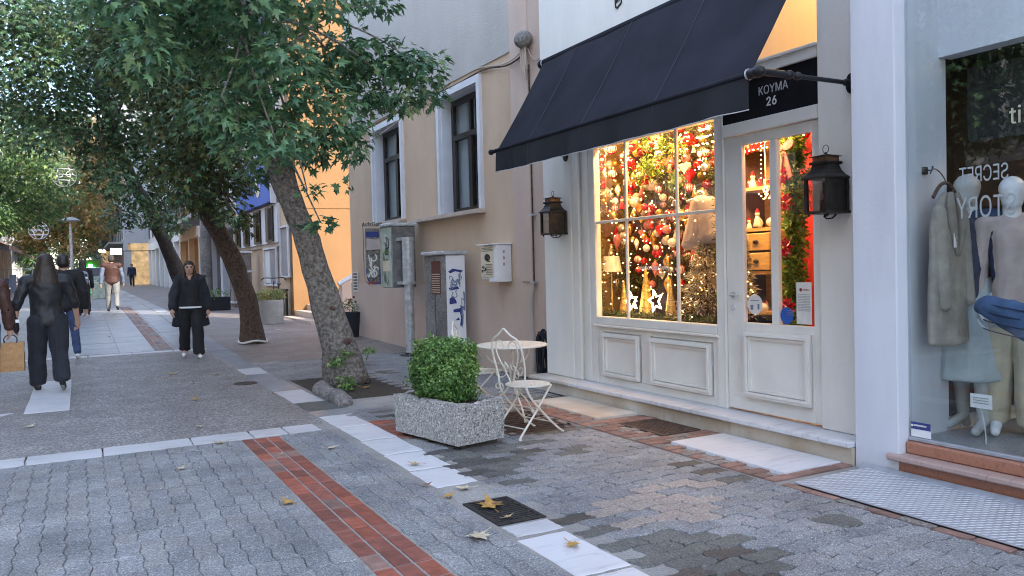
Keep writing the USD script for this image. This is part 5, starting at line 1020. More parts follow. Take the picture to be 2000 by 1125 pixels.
# ------------------------------------------------------------------ inside the clothes shop window
def mannequin(at, face, h, label, top, pants, tb, pb, skin='mannequin_white', arms=((6, 9, 14), (-4, 9, 12)), skirt=None, sl=1.0, bare=False):
    t = thing('mannequin', label, 'mannequin', None, at); j = skeleton(h, ((3, 4), (-4, 3)), arms, .76); 
    add(t, 'body', body_mesh(j), skin, at, face)
    add(t, 'top', top_bones(j, tb, sl, .02), top, at, face, wr=.012, sc=9)
    if pants: add(t, 'trousers', trouser_bones(j, .05, .05, pb), pants, at, face, wr=.008, sc=8)
    if skirt: add(t, 'skirt', [(j['pel']+[0, 0, .05*h], np.array([.08, .065, .02])*h, j['pel']-[0, 0, .33*h], np.array([.125, .11, .015])*h)], skirt, at, face, wr=.014, sc=13, sz=.15)
    obj('stand', place(tube([(.1, -.05, 0), (.1, -.05, .9)], .008, 6), at, face), 'steel_bright', t)
    return t
mannequin((5.44, 3.13, .24), math.radians(125), 1.74, 'white mannequin in a blush jumper and cropped beige trousers', 'cloth_pink', 'cloth_beige', .010, .045, arms=((4, 12, 20), (-6, 8, 14)))
mannequin((5.38, 3.385, .24), math.radians(95), 1.78, 'grey mannequin in a navy padded jacket and pale blue skirt', 'cloth_navy', None, .014, .04, 'mannequin_grey', ((2, 12, 8), (0, 10, 8)), 'cloth_paleblue', .8)
ct = thing('hanging_coat', 'long taupe wool coat on a hanger inside the clothes shop window', 'coat', None, (5.08, 3.36, 1.9))
cbones = [((5.06, 3.34, 1.82), (.045, .04, .05), (5.05, 3.33, 1.62), (.16, .055, .14)), ((5.05, 3.33, 1.62), (.16, .06, .14), (5.06, 3.33, .88), (.19, .075, .03)), ((5.20, 3.33, 1.72), (.05, .05, .06), (5.24, 3.32, 1.15), (.05, .05, .04)), ((4.95, 3.31, 1.72), (.04, .045, .06), (4.945, 3.28, 1.12), (.04, .045, .03))]
obj('cloth', wrinkle(caps(cbones, .02, 4), .014, 11, 6, .25), 'cloth_taupe', ct, True); obj('lapel', J([tube([(5.03, 3.285, 1.86), (5.0, 3.265, 1.7), (5.05, 3.255, 1.45)], [.02, .04, .008], 6), tube([(5.09, 3.285, 1.86), (5.13, 3.265, 1.7), (5.07, 3.255, 1.45)], [.02, .04, .008], 6)]), 'cloth_taupe_dark', ct, True)
obj('hanger', J([tube(spline([(4.93, 3.34, 1.83), (5.06, 3.34, 1.93), (5.19, 3.34, 1.83)], 12), .012, 6), tube(spline([(5.06, 3.34, 1.93), (5.06, 3.36, 1.98), (5.05, 3.42, 2.03), (5.05, 3.44, 2.0)], 10), .004, 5)]), 'bark_brown', ct); obj('tag', box(5.0, 5.025, 3.245, 3.248, 1.5, 1.66), 'plain_white', ct)
hk = thing('coat_hook', 'small steel hook on the inner wall above the taupe coat', 'hook', None, (5.05, 3.47, 2.03)); obj('hook', J([box(5.03, 5.07, 3.47, 3.489, 2.0, 2.05), tube([(5.05, 3.47, 2.03), (5.05, 3.43, 2.02), (5.05, 3.42, 2.05)], .006, 6)]), 'iron_black', hk)
ps = thing('price_stand', 'small white price card on a thin stand by the mannequin foot', 'price card', None, (5.1, 3.1, .24)); obj('card', box(5.05, 5.055, 3.04, 3.18, .47, .56), 'plain_white', ps); obj('print', street(flat(print_lines(.1, .05, 3, 9)), 5.0495, 3.16, .495), 'plain_grey', ps); obj('stem', tube(spline([(5.07, 3.09, .24), (5.07, 3.1, .36), (5.06, 3.12, .48)], 8), .004, 5), 'steel_bright', ps)
al = thing('alarm_sticker', 'blue and white security sticker at the lower left of the clothes shop glass', 'sticker', None, (4.866, 3.38, .28)); obj('sheet', box(4.8645, 4.8675, 3.33, 3.47, .255, .33), 'plain_white', al); obj('band', box(4.863, 4.8643, 3.33, 3.47, .305, .352), 'blue_ink', al); obj('print', street(flat(unary_union([print_lines(.09, .012, 1, 3, .9), Point(-.012, .006).buffer(.008)])), 4.8628, 3.45, .322), 'paper', al)
for txt, h_, y, z, b_ in (('SECRET', .095, 3.13, 1.90, 0), ('STORY', .13, 3.15, 1.68, 0)): text_on(txt, h_, lambda m, *a_: remap(m, a_, (0, -1, 0), (0, 0, 1), (-1, 0, 0)), (4.882, y, z), 'letter_dim', cs, 'window_lettering', mirror=True, stretch=.62)
hb = obj('header_board', box(5.40, 5.42, -2, 3.40, 2.22, 2.72), 'dark_room', cs); text_on('tixo O', .11, street, (5.398, 3.12, 2.30), 'cream_paper', hb)
rk = thing('shelf_rack', 'lit wooden wall shelf with folded goods deep in the clothes shop', 'shelf unit', None, (7.6, 3, .24))
obj('frame', J([box(7.4, 7.8, 3.36, 3.40, .24, 2.4), box(7.4, 7.8, 1.0, 1.04, .24, 2.4)]), 'wood_honey', rk)
for k in range(5): obj('shelf', box(7.4, 7.8, 1.04, 3.36, .5+.45*k, .53+.45*k), 'wood_honey', rk)
for k in range(12): obj('folded_goods', box(7.42, 7.75, 1.15+.55*(k % 4), 1.5+.55*(k % 4), .53+.45*(k//4), .68+.45*(k//4), .02), R.choice(['cloth_beige', 'cloth_white', 'cloth_navy', 'cloth_taupe']), rk)
rect_lamp('clothes_shop_lamp', (6.6, 2.2, 2.9), 1.0, 1.6, 1.0, (1, .72, .45))
# ------------------------------------------------------------------ trees
leafy('leaf_plane', (.062, .16, .088), (.145, .26, .115), .33, .22, .35); leafy('leaf_plane_pale', (.09, .19, .085), (.21, .29, .12), .38, .25, .3)
leafy('leaf_olive', (.055, .085, .03), (.15, .16, .045), .45, .3, .35); leafy('leaf_dark', (.028, .056, .026), (.075, .098, .034), .42, .25, .4)
leafy('leaf_green', (.10, .21, .08), (.28, .38, .13), .45, .35, .3); leafy('leaf_autumn', (.26, .23, .07), (.5, .30, .10), .5, .4, .35); leafy('leaf_rust', (.40, .23, .12), (.55, .38, .17), .5, .4, .35); leafy('leaf_hedge', (.05, .12, .045), (.14, .23, .08), .5, .3, .3)
LEAF = [lobed(1), lobed(2, .16)]
def cloud(B, size, K, seed, droop=.5):
    r = np.random.default_rng(seed); Ps, Ns, Ts = [], [], []
    for (x, y, z, rx, rz, dn) in B:
        n = int(dn*K*PI*rx*rz/(.42*size*size)) + 3; d = r.normal(size=(n, 3)); d /= np.linalg.norm(d, axis=1, keepdims=True)
        ny = max(rx*.8, rz); q = d*(r.random(n)**.36)[:, None]
        Ps.append(np.array([x, y, z]) + q*[rx, ny, rz]*1.08); Ns.append(d*[.5, .5, .35] + [0, 0, .62] + r.normal(size=(n, 3))*.34); Ts.append(d*[1, 1, .3] + r.normal(size=(n, 3))*.45 + [0, 0, -droop])
    return np.vstack(Ps), np.vstack(Ns), np.vstack(Ts), r
def trunk(t, pts, rad, m, n=30, knots=(), rough=.05):
    S = spline(pts, n); Rr = np.interp(np.linspace(0, 1, n), np.linspace(0, 1, len(rad)), rad); q = tube(S, Rr, 26)
    nn = q.vertex_normals; a = meshkit.fbm(q.vertices*[5, 5, 2.2], 4, 3)-.5; b = meshkit.fbm(q.vertices*[22, 22, 14], 3, 4)-.5
    q.vertices += nn*(a*rough*2.2+b*rough*.6)[:, None]
    o = obj('trunk', q, m, t, True)
    for (x, y, z, r_) in knots: obj('knot', wrinkle(ball((x, y, z), r_, 2, (1, .8, .75)), r_*.45, 30), 'bark_knot', o, True)
    return S
def tree(name, label, pts, rad, bark, B, size, K, mats, seed, limbs=6, single=0, group=None, knots=(), rough=.05):
    t = thing(name, label, 'tree', group, (pts[0][0], pts[0][1], gz(pts[0][1])))
    S = trunk(t, pts, rad, bark, knots=knots, rough=rough); top = S[-1]; rr = random.Random(seed)
    for b in sorted(B, key=lambda b: rr.random())[:limbs]:
        e = np.array(b[:3]); s0 = S[rr.randrange(len(S)*2//3, len(S))]; mid = (s0+e)/2+[rr.uniform(-.15, .15), rr.uniform(-.15, .15), .2*np.linalg.norm(e-s0)*.5]
        obj('limb', tube(spline([s0, mid, e], 12), np.linspace(rad[-1]*.32, .008, 12), 7), bark, t, True)
    P, N_, T_, r = cloud(B, size, K, seed); S_ = r.uniform(.62, 1.15, len(P))*size; Q = quats(N_, T_)
    if single:
        dist = np.linalg.norm(P-[0, 0, EYE], axis=1) + np.array([0 if seen(*p[:2]) else 99 for p in P]); dist += (P[:, 2] > 4.6)*50
        o = np.argsort(dist); near, o = o[:single], o[single:]
        from scipy.spatial.transform import Rotation
        for i in near:
            m = LEAF[i % 2].copy(); M4 = np.eye(4); M4[:3, :3] = Rotation.from_quat(Q[i][[1, 2, 3, 0]]).as_matrix()*S_[i]; M4[:3, 3] = P[i]; m.apply_transform(M4); obj('leaf', m, mats[i % len(mats)], t)
        P, Q, S_ = P[o], Q[o], S_[o]
    inst(t, 'crown', [(LEAF[i % 2], m) for i, m in enumerate(mats)], P, Q, S_)
    return t
B1 = [(3.93,9.65,4.02,0.36,0.25,1),(3.61,9.88,4.13,0.49,0.28,1),(3.24,9.99,4.2,0.49,0.29,1),(4.32,10.28,3.82,0.27,0.17,1),(3.73,9.88,3.67,0.36,0.2,1),(2.91,10.24,4.13,0.56,0.36,1),(1.98,8.46,3.59,0.48,0.24,1),(1.73,9.33,3.86,0.51,0.28,1),(1.44,10.29,4.24,0.67,0.37,1),(0.99,9.7,4.18,0.51,0.28,1),(3.29,10.2,3.73,0.47,0.25,1),(2.22,8.63,3.28,0.49,0.26,1),(1.83,9.34,3.38,0.52,0.28,1),(1.32,8.89,3.15,0.37,0.26,1),(2.92,9.49,3.13,0.34,0.22,1),(2.56,9.55,3.06,0.49,0.24,1),(1.84,8.43,2.79,0.37,0.21,1),(1.56,8.83,2.89,0.32,0.26,1),(2.81,8.96,2.79,0.19,0.12,1),(2.1,10.23,2.76,0.32,0.18,1),(2.53,9.93,2.9,0.38,0.16,1),(2.39,8.72,4.32,0.61,0.14,1),(3.5,9.99,4.86,0.3,0.11,1),(1.63,8.68,4.19,0.63,0.21,1),(1.09,9.63,4.46,0.68,0.23,1),(0.48,8.65,4.03,0.49,0.2,1),(2.63,9.1,2.43,0.2,0.08,0.5),(2.43,9.05,2.01,0.16,0.1,1.2),(2.31,9.1,2.36,0.17,0.07,0.5),(0.67,8.4,3.53,0.34,0.24,1),(2.41,10.14,5.38,1.58,0.57,1),(0.78,8.82,4.7,1.28,0.46,1),(1.39,8.83,5.43,1.85,0.63,1)]
B2 = [(2.28,16.56,4.76,0.89,0.59,1),(1.86,16.29,4.01,0.67,0.58,1),(2.19,14.89,3.55,0.63,0.45,1),(1.59,16.51,3.45,0.48,0.39,1),(2.44,15.49,3.17,0.51,0.37,1),(2.12,15.83,2.78,0.52,0.28,1),(2.42,14.69,2.51,0.32,0.23,1),(2.86,16.46,3.44,0.36,0.45,1),(2.03,15.86,5.26,1.13,0.56,1),(1.38,16.52,5.16,0.77,0.57,1),(3.24,16.34,6.19,1.2,0.6,1),(2.76,15.4,2.33,0.19,0.19,0.6),(1.28,14.92,5.58,1.04,0.61,1),(0.88,15.07,5.14,0.69,0.52,1),(2.24,14.6,3.95,0.53,0.35,1),(1.68,14.55,6.88,2.13,0.94,1),(1.42,14.36,4.28,0.5,0.5,1),(1.76,14.92,3.0,0.44,0.35,1)]
B3 = [(-0.33,20.83,6.97,1.49,0.69,1),(-0.68,18.91,5.7,0.93,0.51,1),(0.25,21.07,6.17,1.06,0.65,1),(0.92,19.98,5.14,0.91,0.68,1),(-0.28,19.89,4.93,0.88,0.55,1),(-1.01,21.52,5.28,0.82,0.52,1),(0.59,20.44,4.28,0.69,0.52,1),(1.45,19.91,4.19,0.69,0.58,1),(1.25,20.44,3.37,0.65,0.42,1),(1.72,21.15,2.96,0.44,0.42,1),(1.85,19.08,2.56,0.4,0.22,1),(1.03,22.02,2.89,0.45,0.33,1),(0.64,18.97,6.59,1.28,0.64,1),(1.81,21.3,6.97,1.11,0.74,1),(2.0,21.6,5.19,0.76,0.88,1),(-0.73,18.96,4.22,0.62,0.27,1),(0.21,21.42,4.87,0.72,0.48,1),(2.08,20.07,3.42,0.47,0.47,1),(0.14,20.75,8.71,2.88,1.15,1),(0.67,18.93,3.49,0.43,0.39,1),(-0.92,19.05,6.63,0.82,0.62,1),(-1.05,19.48,6.11,0.73,0.63,1),(-1.32,21.96,5.75,0.59,0.59,1),(-0.16,19.53,5.36,0.76,0.54,1),(-0.72,21.32,7.51,1.39,0.58,1),(0.5,21.87,6.98,0.98,0.61,1),(1.03,21.91,6.18,0.75,0.62,1),(1.1,20.0,4.53,0.57,0.46,1)]
B4 = [(-1.55,31.42,4.84,1.19,0.85,1),(-2.21,32.1,3.95,1.03,0.86,1),(-0.88,33.1,4.41,1.09,0.73,1),(-1.76,30.43,5.46,1.15,0.57,1),(-1.21,32.99,3.67,0.9,0.43,1),(-3.13,33.19,5.25,1.4,1.4,1),(-2.17,33.44,3.34,0.72,0.36,1),(-0.48,30.15,4.98,0.67,0.67,1),(-0.81,33.78,6.88,0.93,0.74,1),(-1.71,30.36,6.59,0.82,0.82,1),(-2.59,31.36,3.55,1.0,0.67,1)]
B5 = [(-0.16,58.89,6.09,2.29,1.31,1),(-1.42,61.34,4.58,2.03,1.22,1),(0.64,56.72,4.66,1.59,1.15,1),(-0.79,61.39,5.6,2.04,1.36,1),(-2.47,58.36,3.79,1.27,0.8,1),(0.03,56.5,3.39,1.26,0.76,1),(-2.36,56.53,4.64,1.23,0.92,1),(1.07,55.42,5.52,0.62,1.25,1),(0.73,54.63,7.91,1.53,1.53,1),(-0.64,55.19,7.32,1.83,1.53,1),(1.77,59.51,6.5,0.74,1.35,1),(-1.84,61.97,9.69,2.03,1.7,1),(1.6,55.29,8.95,0.94,1.56,1),(-0.0,54.39,9.96,1.81,1.51,1),(2.52,61.89,8.12,0.63,1.41,1)]
B6 = [(-1.1,75.27,2.79,1.25,1.67,1),(-3.2,74.25,2.82,0.97,1.05,1),(1.58,72.9,1.26,0.82,0.99,1),(-1.52,75.75,1.35,1.26,1.26,1),(0.37,77.61,2.37,1.48,1.48,1)]
tree('plane_tree', 'nearest leaning plane tree with pale mottled bark, beside the telephone', [(3.03, 10.2, -.05), (3.0, 10.2, .1), (2.87, 10.2, .72), (2.69, 10.2, 1.38), (2.51, 10.2, 1.97), (2.30, 10.15, 2.54), (2.08, 10.0, 3.2), (1.9, 9.8, 3.9), (1.75, 9.6, 4.8)], [.30, .22, .182, .162, .150, .14, .128, .10, .065], 'bark_pale', B1, .165, 6.0, ['leaf_plane', 'leaf_plane', 'leaf_plane_pale'], 21, 14, 280,
     knots=[(2.60, 10.06, 1.86, .034), (2.66, 10.07, 1.64, .045), (2.70, 10.06, 1.52, .026), (2.66, 10.05, 1.40, .024), (2.82, 10.03, .98, .036), (2.98, 10.02, .55, .062)])
tree('plane_tree', 'second tree with a dark brown curved trunk between the woman and the round planter', [(2.99, 16.3, 0), (2.98, 16.3, .15), (2.91, 16.3, .8), (2.77, 16.3, 1.4), (2.53, 16.3, 2.0), (2.26, 16.2, 2.5), (2.05, 16.1, 3.1), (1.9, 15.9, 4.2)], [.27, .195, .172, .168, .17, .168, .14, .08], 'bark_brown', B2, .16, 6.0, ['leaf_olive', 'leaf_dark', 'leaf_olive', 'leaf_plane'], 22, 10)
tree('plane_tree', 'third tree, almost black trunk leaning far over the street behind the woman', [(2.62, 22, .2), (2.5, 22, .6), (2.27, 22, 1.41), (1.94, 22, 2.31), (1.56, 21.9, 3.21), (1.13, 21.7, 4.08), (.83, 21.5, 5.06), (.58, 21.2, 6.2)], [.26, .19, .175, .165, .155, .14, .12, .08], 'bark_dark', B3, .17, 4.6, ['leaf_dark', 'leaf_hedge', 'leaf_dark', 'leaf_plane'], 23, 12)
tree('street_tree', 'bright green tree at the left edge of the street', [(-3.0, 32, .4), (-2.9, 32, 2), (-2.5, 32, 3.6), (-2, 32, 5)], [.2, .16, .12, .06], 'bark_dark', B4, .19, 6, ['leaf_green', 'leaf_green', 'leaf_hedge'], 24, 5)
tree('street_tree', 'rust and yellow autumn tree closing the view down the street', [(-.9, 58, .6), (-.8, 58, 2.5), (-.6, 58, 5)], [.22, .18, .1], 'bark_brown', B5, .3, 7, ['leaf_autumn', 'leaf_rust', 'leaf_autumn', 'leaf_green'], 25, 5)
tree('street_tree', 'dark green low tree at the far end below the autumn foliage', [(-.9, 76, .75), (-.9, 76, 1.6), (-.8, 76, 2.6)], [.16, .12, .06], 'bark_dark', B6+[(-3, 84, 6, 3, 3, 1), (.5, 92, 5.5, 3, 3, 1), (-6, 80, 5, 3, 3.5, 1)], .3, 3.2, ['leaf_hedge', 'leaf_hedge', 'leaf_green'], 26, 4)
tree('plane_tree', 'dark plane tree across the street, mirrored in the clothes shop glass', [(-4.3, 8.9, 0), (-4.2, 8.9, 1.5), (-4.0, 8.9, 3), (-3.9, 8.9, 5)], [.25, .2, .17, .1], 'bark_dark', [(-4, 8.6, 4.4, 1.6, 1.2, 1), (-4.2, 7.2, 5, 1.5, 1.0, 1), (-4, 10, 4.6, 1.5, 1.1, 1), (-3.8, 8.8, 6, 1.6, 1.1, 1), (-4.3, 6.2, 4.2, 1, .8, 1), (-4.2, 11.2, 5.2, 1.2, 1, 1)], .18, 4.5, ['leaf_dark', 'leaf_plane', 'leaf_dark'], 27, 10)
sp = thing('basal_sprouts', 'fresh green shoots at the foot of the nearest plane tree', 'shoots', None, (2.95, 9.8, 0))
Bs = [(2.83, 9.95, .32, .10, .07, 1), (2.95, 9.93, .42, .08, .06, 1), (3.27, 10.0, .42, .07, .06, 1), (2.83, 9.55, .1, .11, .09, 1.2)]
P, N_, T_, r = cloud(Bs, .05, 3, 5); inst(sp, 'foliage', [(LEAF[0], 'leaf_box')], P, quats(N_, T_), r.uniform(.04, .07, len(P)))
for k, (x, y, z) in enumerate(((2.84, 9.95, .3), (3.26, 10.0, .4), (2.83, 9.55, .1))): obj('stem', tube([(x, y+.1, z-.12), (x, y, z)], .006, 5), 'leaf_box', sp)
lg = thing('stone_edging', 'lumpy grey log-like stone edging beside the tree pit', 'stone edging', None, (2.5, 9.1, 0))
for k in range(2): obj('block', wrinkle(caps([((2.52+.0*k, 9.62-.62*k, .03), .10, (2.5, 9.10-.62*k+.06, .025), .095)], .03, 2), .03, 7, 3+k), 'cabinet_stain', lg, True)
# trunk band of the second tree
tw = thing('trunk_tie', 'pale strap tied round the foot of the second tree trunk', 'strap', None, (2.98, 16.3, .1)); obj('strap', tube([(2.98+.265*math.cos(q), 16.3+.26*math.sin(q), .12+.02*math.sin(3*q)) for q in np.arange(24)/24*2*PI], .022, 6, True), 'paper', tw)

# ------------------------------------------------------------------ people
def person(label, at, face, h, legs, arms, top, pants, shoes, hair, hairlen, wide=1.0, pad=.012, skin='skin', tk=(.05, .04, .035), hem=0, sleeve=1.0, hunch=0, name='person', face_on=False, hair_w=.06, wrk=.014):
    at = (at[0], at[1], gz(at[1])); t = thing(name, label, 'person', None, at); j = skeleton(h, legs, arms, wide, hunch)
    add(t, 'body', body_mesh(j), skin, at, face); add(t, 'top', top_bones(j, pad, sleeve, hem), top, at, face, wr=wrk, sc=12, sz=.9); add(t, 'trousers', trouser_bones(j, *tk), pants, at, face, wr=wrk*.9, sc=13, sz=.4)
    for k in (0, 1): s_ = add(t, 'shoe', shoe(j, k), shoes, at, face)
    add(t, 'hair', hair_bones(j, hairlen, hair_w), hair, at, face, wr=.007, sc=24, sz=.25)
    if face_on: face_parts(t, j, at, face)
    return t, j, at
t, j, at = person('woman in a black hooded coat and wide trousers walking towards us', (1.66, 14.55), math.radians(175), 1.64, ((13, 8), (-13, 16)), ((-10, 15, 18), (12, 17, 12)), 'cloth_black', 'cloth_black', 'plain_white', 'hair_brown', .14, 1.0, .014, tk=(.058, .056, .056), face_on=True, hair_w=.055)
h = j['h']
add(t, 'coat', [(j['chest']+[0, -.02*h, .02*h], np.array([.125, .062, .07])*h, j['pel']-[0, .02*h, 0], np.array([.145, .062, .03])*h), (j['pel']-[0, .035*h, 0], np.array([.145, .05, .03])*h, j['pel']-[0, .05*h, .20*h], np.array([.185, .05, .02])*h)]+[(j['sh', k], .046*h, j['elb', k], .047*h) for k in (0, 1)]+[(j['elb', k], .047*h, j['wri', k]-(j['wri', k]-j['elb', k])*.1, .040*h) for k in (0, 1)], 'cloth_night', at, math.radians(175), wr=.02, sc=11, sz=.8)
add(t, 'hood', [(j['neck']+[-.10*h, -.01*h, .0], .022*h, j['neck']+[-.03*h, -.06*h, .01*h], .04*h), (j['neck']+[.10*h, -.01*h, .0], .022*h, j['neck']+[.03*h, -.06*h, .01*h], .04*h), (j['neck']+[-.03*h, -.06*h, .01*h], .04*h, j['neck']+[.03*h, -.06*h, .01*h], .04*h)], 'cloth_black', at, math.radians(175), wr=.008)
for s in (-1, 1): add(t, 'collar_wing', [(j['neck']+[s*.06*h, .01*h, -.015*h], .028*h, j['neck']+[s*.155*h, 0, .004*h], .008*h)], 'cloth_black', at, math.radians(175))
for s in (-1, 1): add(t, 'front_hair', [(j['head']+[s*.048*h, -.005*h, .02*h], .013*h, j['head']+[s*.058*h, .01*h, -.13*h], .018*h)], 'hair_brown', at, math.radians(175))
obj('shirt_hem', place(tube([(.105*h*math.sin(q), .085*h*math.cos(q), j['pel'][2]-.012*h) for q in np.linspace(-1.35, 1.35, 14)], .010*h, 6), at, math.radians(175)), 'plain_white', t)
add(t, 'neckline', [(j['neck']+[0, .035*h, -.005*h], .018*h, j['neck']+[0, .055*h, -.045*h], .008*h)], 'skin', at, math.radians(175))
t, j, at = person('woman seen from behind in a black leather top and dark wide trousers', (-.36, 12.0), math.radians(3), 1.77, ((12, 6), (-12, 26)), ((-12, 20, 25), (8, 18, 14)), 'leather_black', 'cloth_night', 'plain_black', 'hair_brown', .25, 1.16, .012, tk=(.062, .058, .054), hair_w=.088, hem=.04, sleeve=.62, wrk=.018)
h = j['h']
for k in (0, 1): add(t, 'shoe_sole', [(j['heel', k]-[0, 0, .012*h], .012*h, j['toe', k]-[0, 0, .012*h], .013*h)], 'cloth_ltgrey', at, math.radians(3))
t, j, at = person('man in a black jacket half hidden behind the woman in leather', (-.2, 15.4), math.radians(5), 1.80, ((16, 6), (-16, 20)), ((12, 8, 15), (-12, 12, 20)), 'cloth_black', 'denim_dark', 'plain_white', 'hair_black', 0, 1.12, .02, tk=(.048, .038, .032), hem=.03)
t, j, at = person('girl with long black hair carrying a black and white backpack', (.14, 26.3), math.radians(0), 1.60, ((10, 6), (-12, 18)), ((-8, 9, 15), (8, 9, 12)), 'cloth_black', 'cloth_black', 'plain_black', 'hair_black', .17, 1.0, .016, tk=(.056, .05, .048))
h = j['h']; bp = thing('backpack', 'black and white patterned backpack on the back of the long haired girl', 'backpack', None, at)
add(bp, 'bag', [(j['chest']-[0, .105*h, .0], np.array([.085, .05, .06])*h, j['waist']-[0, .10*h, .03*h], np.array([.09, .055, .05])*h)], 'cloth_bluegrey', at, 0, wr=.006)
for k in range(7): q = OR.uniform(0, 6.3); add(bp, 'patch', ball(j['chest']+[.06*h*math.cos(q), -.148*h, -.05*h+.06*h*math.sin(q)], .022*h, 1, (1.2, .6, .8)), 'plain_black' if k % 2 else 'cloth_white', at, 0)
t, j, at = person('man in a brown quilted vest and light grey trousers walking away', (.94, 27.9), math.radians(-4), 1.74, ((9, 4), (-12, 26)), ((-10, 14, 20), (10, 13, 10)), 'cloth_bluegrey', 'cloth_ltgrey', 'plain_black', 'hair_grey', 0, 1.15, .012, tk=(.056, .046, .038))
h = j['h']; vt = add(t, 'vest', top_bones(j, .026, .0, .02)[:4], 'vest_brown', at, math.radians(-4), wr=.008, sc=12, sz=3)
t, j, at = person('person at the left edge in a brown leather jacket and jeans', (-1.06, 11.75), math.radians(2), 1.72, ((12, 6), (-10, 14)), ((-8, 9, 12), (3, 12, 6)), 'leather_brown', 'denim', 'cloth_white', 'hair_brown', .1, 1.15, .022, tk=(.052, .04, .034), hem=.06)
wp = place(trimesh.PointCloud(np.array([j['hand', 1]])), at, math.radians(2)).vertices[0]
pb = thing('paper_bag', 'crumpled brown paper carrier bag hanging from the hand at the left edge', 'paper bag', None, (wp[0], wp[1], wp[2]-.5))
bm = (Manifold.hull_points(np.array([(wp[0]+sx*w, wp[1]+sy*.09, wp[2]-zz) for zz, w in ((.10, .15), (.46, .14)) for sx in (-1, 1) for sy in (-1, 1)])).refine_to_length(.03)).to_mesh()
obj('bag', wrinkle(trimesh.Trimesh(bm.vert_properties[:, :3], bm.tri_verts), .02, 7, 9), 'kraft_paper', pb)
for s in (-1, 1): obj('handle', tube(spline([(wp[0]-.06, wp[1]+s*.04, wp[2]-.11), (wp[0]-.03, wp[1]+s*.012, wp[2]-.01), (wp[0]+.03, wp[1]+s*.012, wp[2]-.01), (wp[0]+.06, wp[1]+s*.04, wp[2]-.11)], 12), .006, 5), 'plain_black', pb)
hb2 = thing('handbag', 'small dark handbag with a pale buckle beside the leather jacket', 'handbag', None, (-.72, 11.9, .85)); obj('bag', caps([((-.70, 11.9, .90), (.03, .09, .07), (-.70, 11.92, .82), (.035, .10, .06))], .03, 3), 'leather_black', hb2, True); obj('buckle', box(-.70, -.66, 11.80, 11.805, .90, .94), 'steel_bright', hb2); obj('strap', tube(spline([(-.70, 11.85, .95), (-.72, 11.8, 1.1), (-.7, 11.95, .95)], 12), .008, 5), 'leather_black', hb2)
person('distant man in a blue jacket walking by the glazed shopfronts', (3.45, 64), math.radians(170), 1.66, ((14, 6), (-14, 16)), ((-8, 9, 15), (8, 9, 12)), 'cloth_navy', 'cloth_night', 'plain_black', 'hair_brown', 0, 1.05, .02)
person('distant dark figure beside the man in the brown vest', (1.62, 58), 0, 1.68, ((8, 6), (-8, 10)), ((-8, 9, 15), (8, 9, 12)), 'cloth_black', 'cloth_black', 'plain_black', 'hair_black', .05, 1.1, .02)

ck = thing('checked_bag', 'blue checked padded bag held before the mannequin at the picture edge', 'bag', None, (5.1, 3.0, 1.0))
obj('bag', wrinkle(caps([((5.08, 3.05, 1.12), (.06, .12, .07), (5.08, 2.80, 1.02), (.06, .14, .12))], .02, 3), .012, 12), 'denim', ck, True)
for k in range(4): obj('quilt_seam', tube([(5.075-.06*math.sin(q), 2.93+.17*math.cos(q), 1.15-.055*k-.03*(1-math.cos(q))) for q in np.linspace(.25, PI-.25, 9)], .004, 5), 'cloth_navy', ck)
bt = thing('white_boot', 'white ankle boot standing on the clothes shop display floor', 'boot', None, (5.6, 3.2, .24)); obj('boot', caps([((5.62, 3.12, .27), .03, (5.56, 3.10, .27), .026), ((5.62, 3.12, .27), .03, (5.63, 3.12, .42), .04)], .02, 3), 'mannequin_white', bt, True)

# ------------------------------------------------------------------ further down the street
rp2 = thing('round_planter', 'round concrete planter with a scruffy green shrub beside the steps', 'planter', None, (4.2, 20.5, gz(20.5)))
zb = gz(20.5); obj('tub', lathe([(0, 0), (.30, 0), (.31, .55), (.29, .58), (.26, .57), (.26, .5), (0, .5)], (4.2, 20.5, zb), 24), 'concrete', rp2, 40); obj('earth', lathe([(0, .52), (.26, .52)], (4.2, 20.5, zb), 20), 'soil', rp2)
sb = thing('shrub', 'scruffy green shrub growing in the round concrete planter', 'shrub', None, (4.2, 20.5, zb+.52)); P, N_, T_, r = cloud([(4.2, 20.5, zb+.7, .34, .16, 1), (4.05, 20.45, zb+.72, .2, .12, 1), (4.38, 20.5, zb+.72, .2, .13, 1)], .06, 3.5, 9); inst(sb, 'foliage', [(small_leaf(1, .4), 'leaf_green'), (small_leaf(1, .4), 'leaf_autumn')], P, quats(N_, T_), r.uniform(.05, .09, len(P))); obj('stem', tube([(4.2, 20.5, zb+.5), (4.2, 20.5, zb+.75)], .01, 5), 'bark_brown', sb)
bi = thing('bicycle', 'dark bicycle leaning behind the round planter', 'bicycle', None, (4.6, 22.3, gz(22.3))); zb = gz(22.3); cy_ = lambda x, z: (4.75+.06*0, 22.3+x, zb+z)
for xx in (-.52, .52):
    w = obj('wheel', tube([cy_(xx+.33*math.cos(q), .34+.33*math.sin(q)) for q in np.arange(30)/30*2*PI], .018, 6, True), 'plain_black', bi, True); obj('spokes', J([tube([cy_(xx, .34), cy_(xx+.32*math.cos(q), .34+.32*math.sin(q))], .002, 4) for q in np.arange(14)/14*2*PI]), 'steel_bright', w)
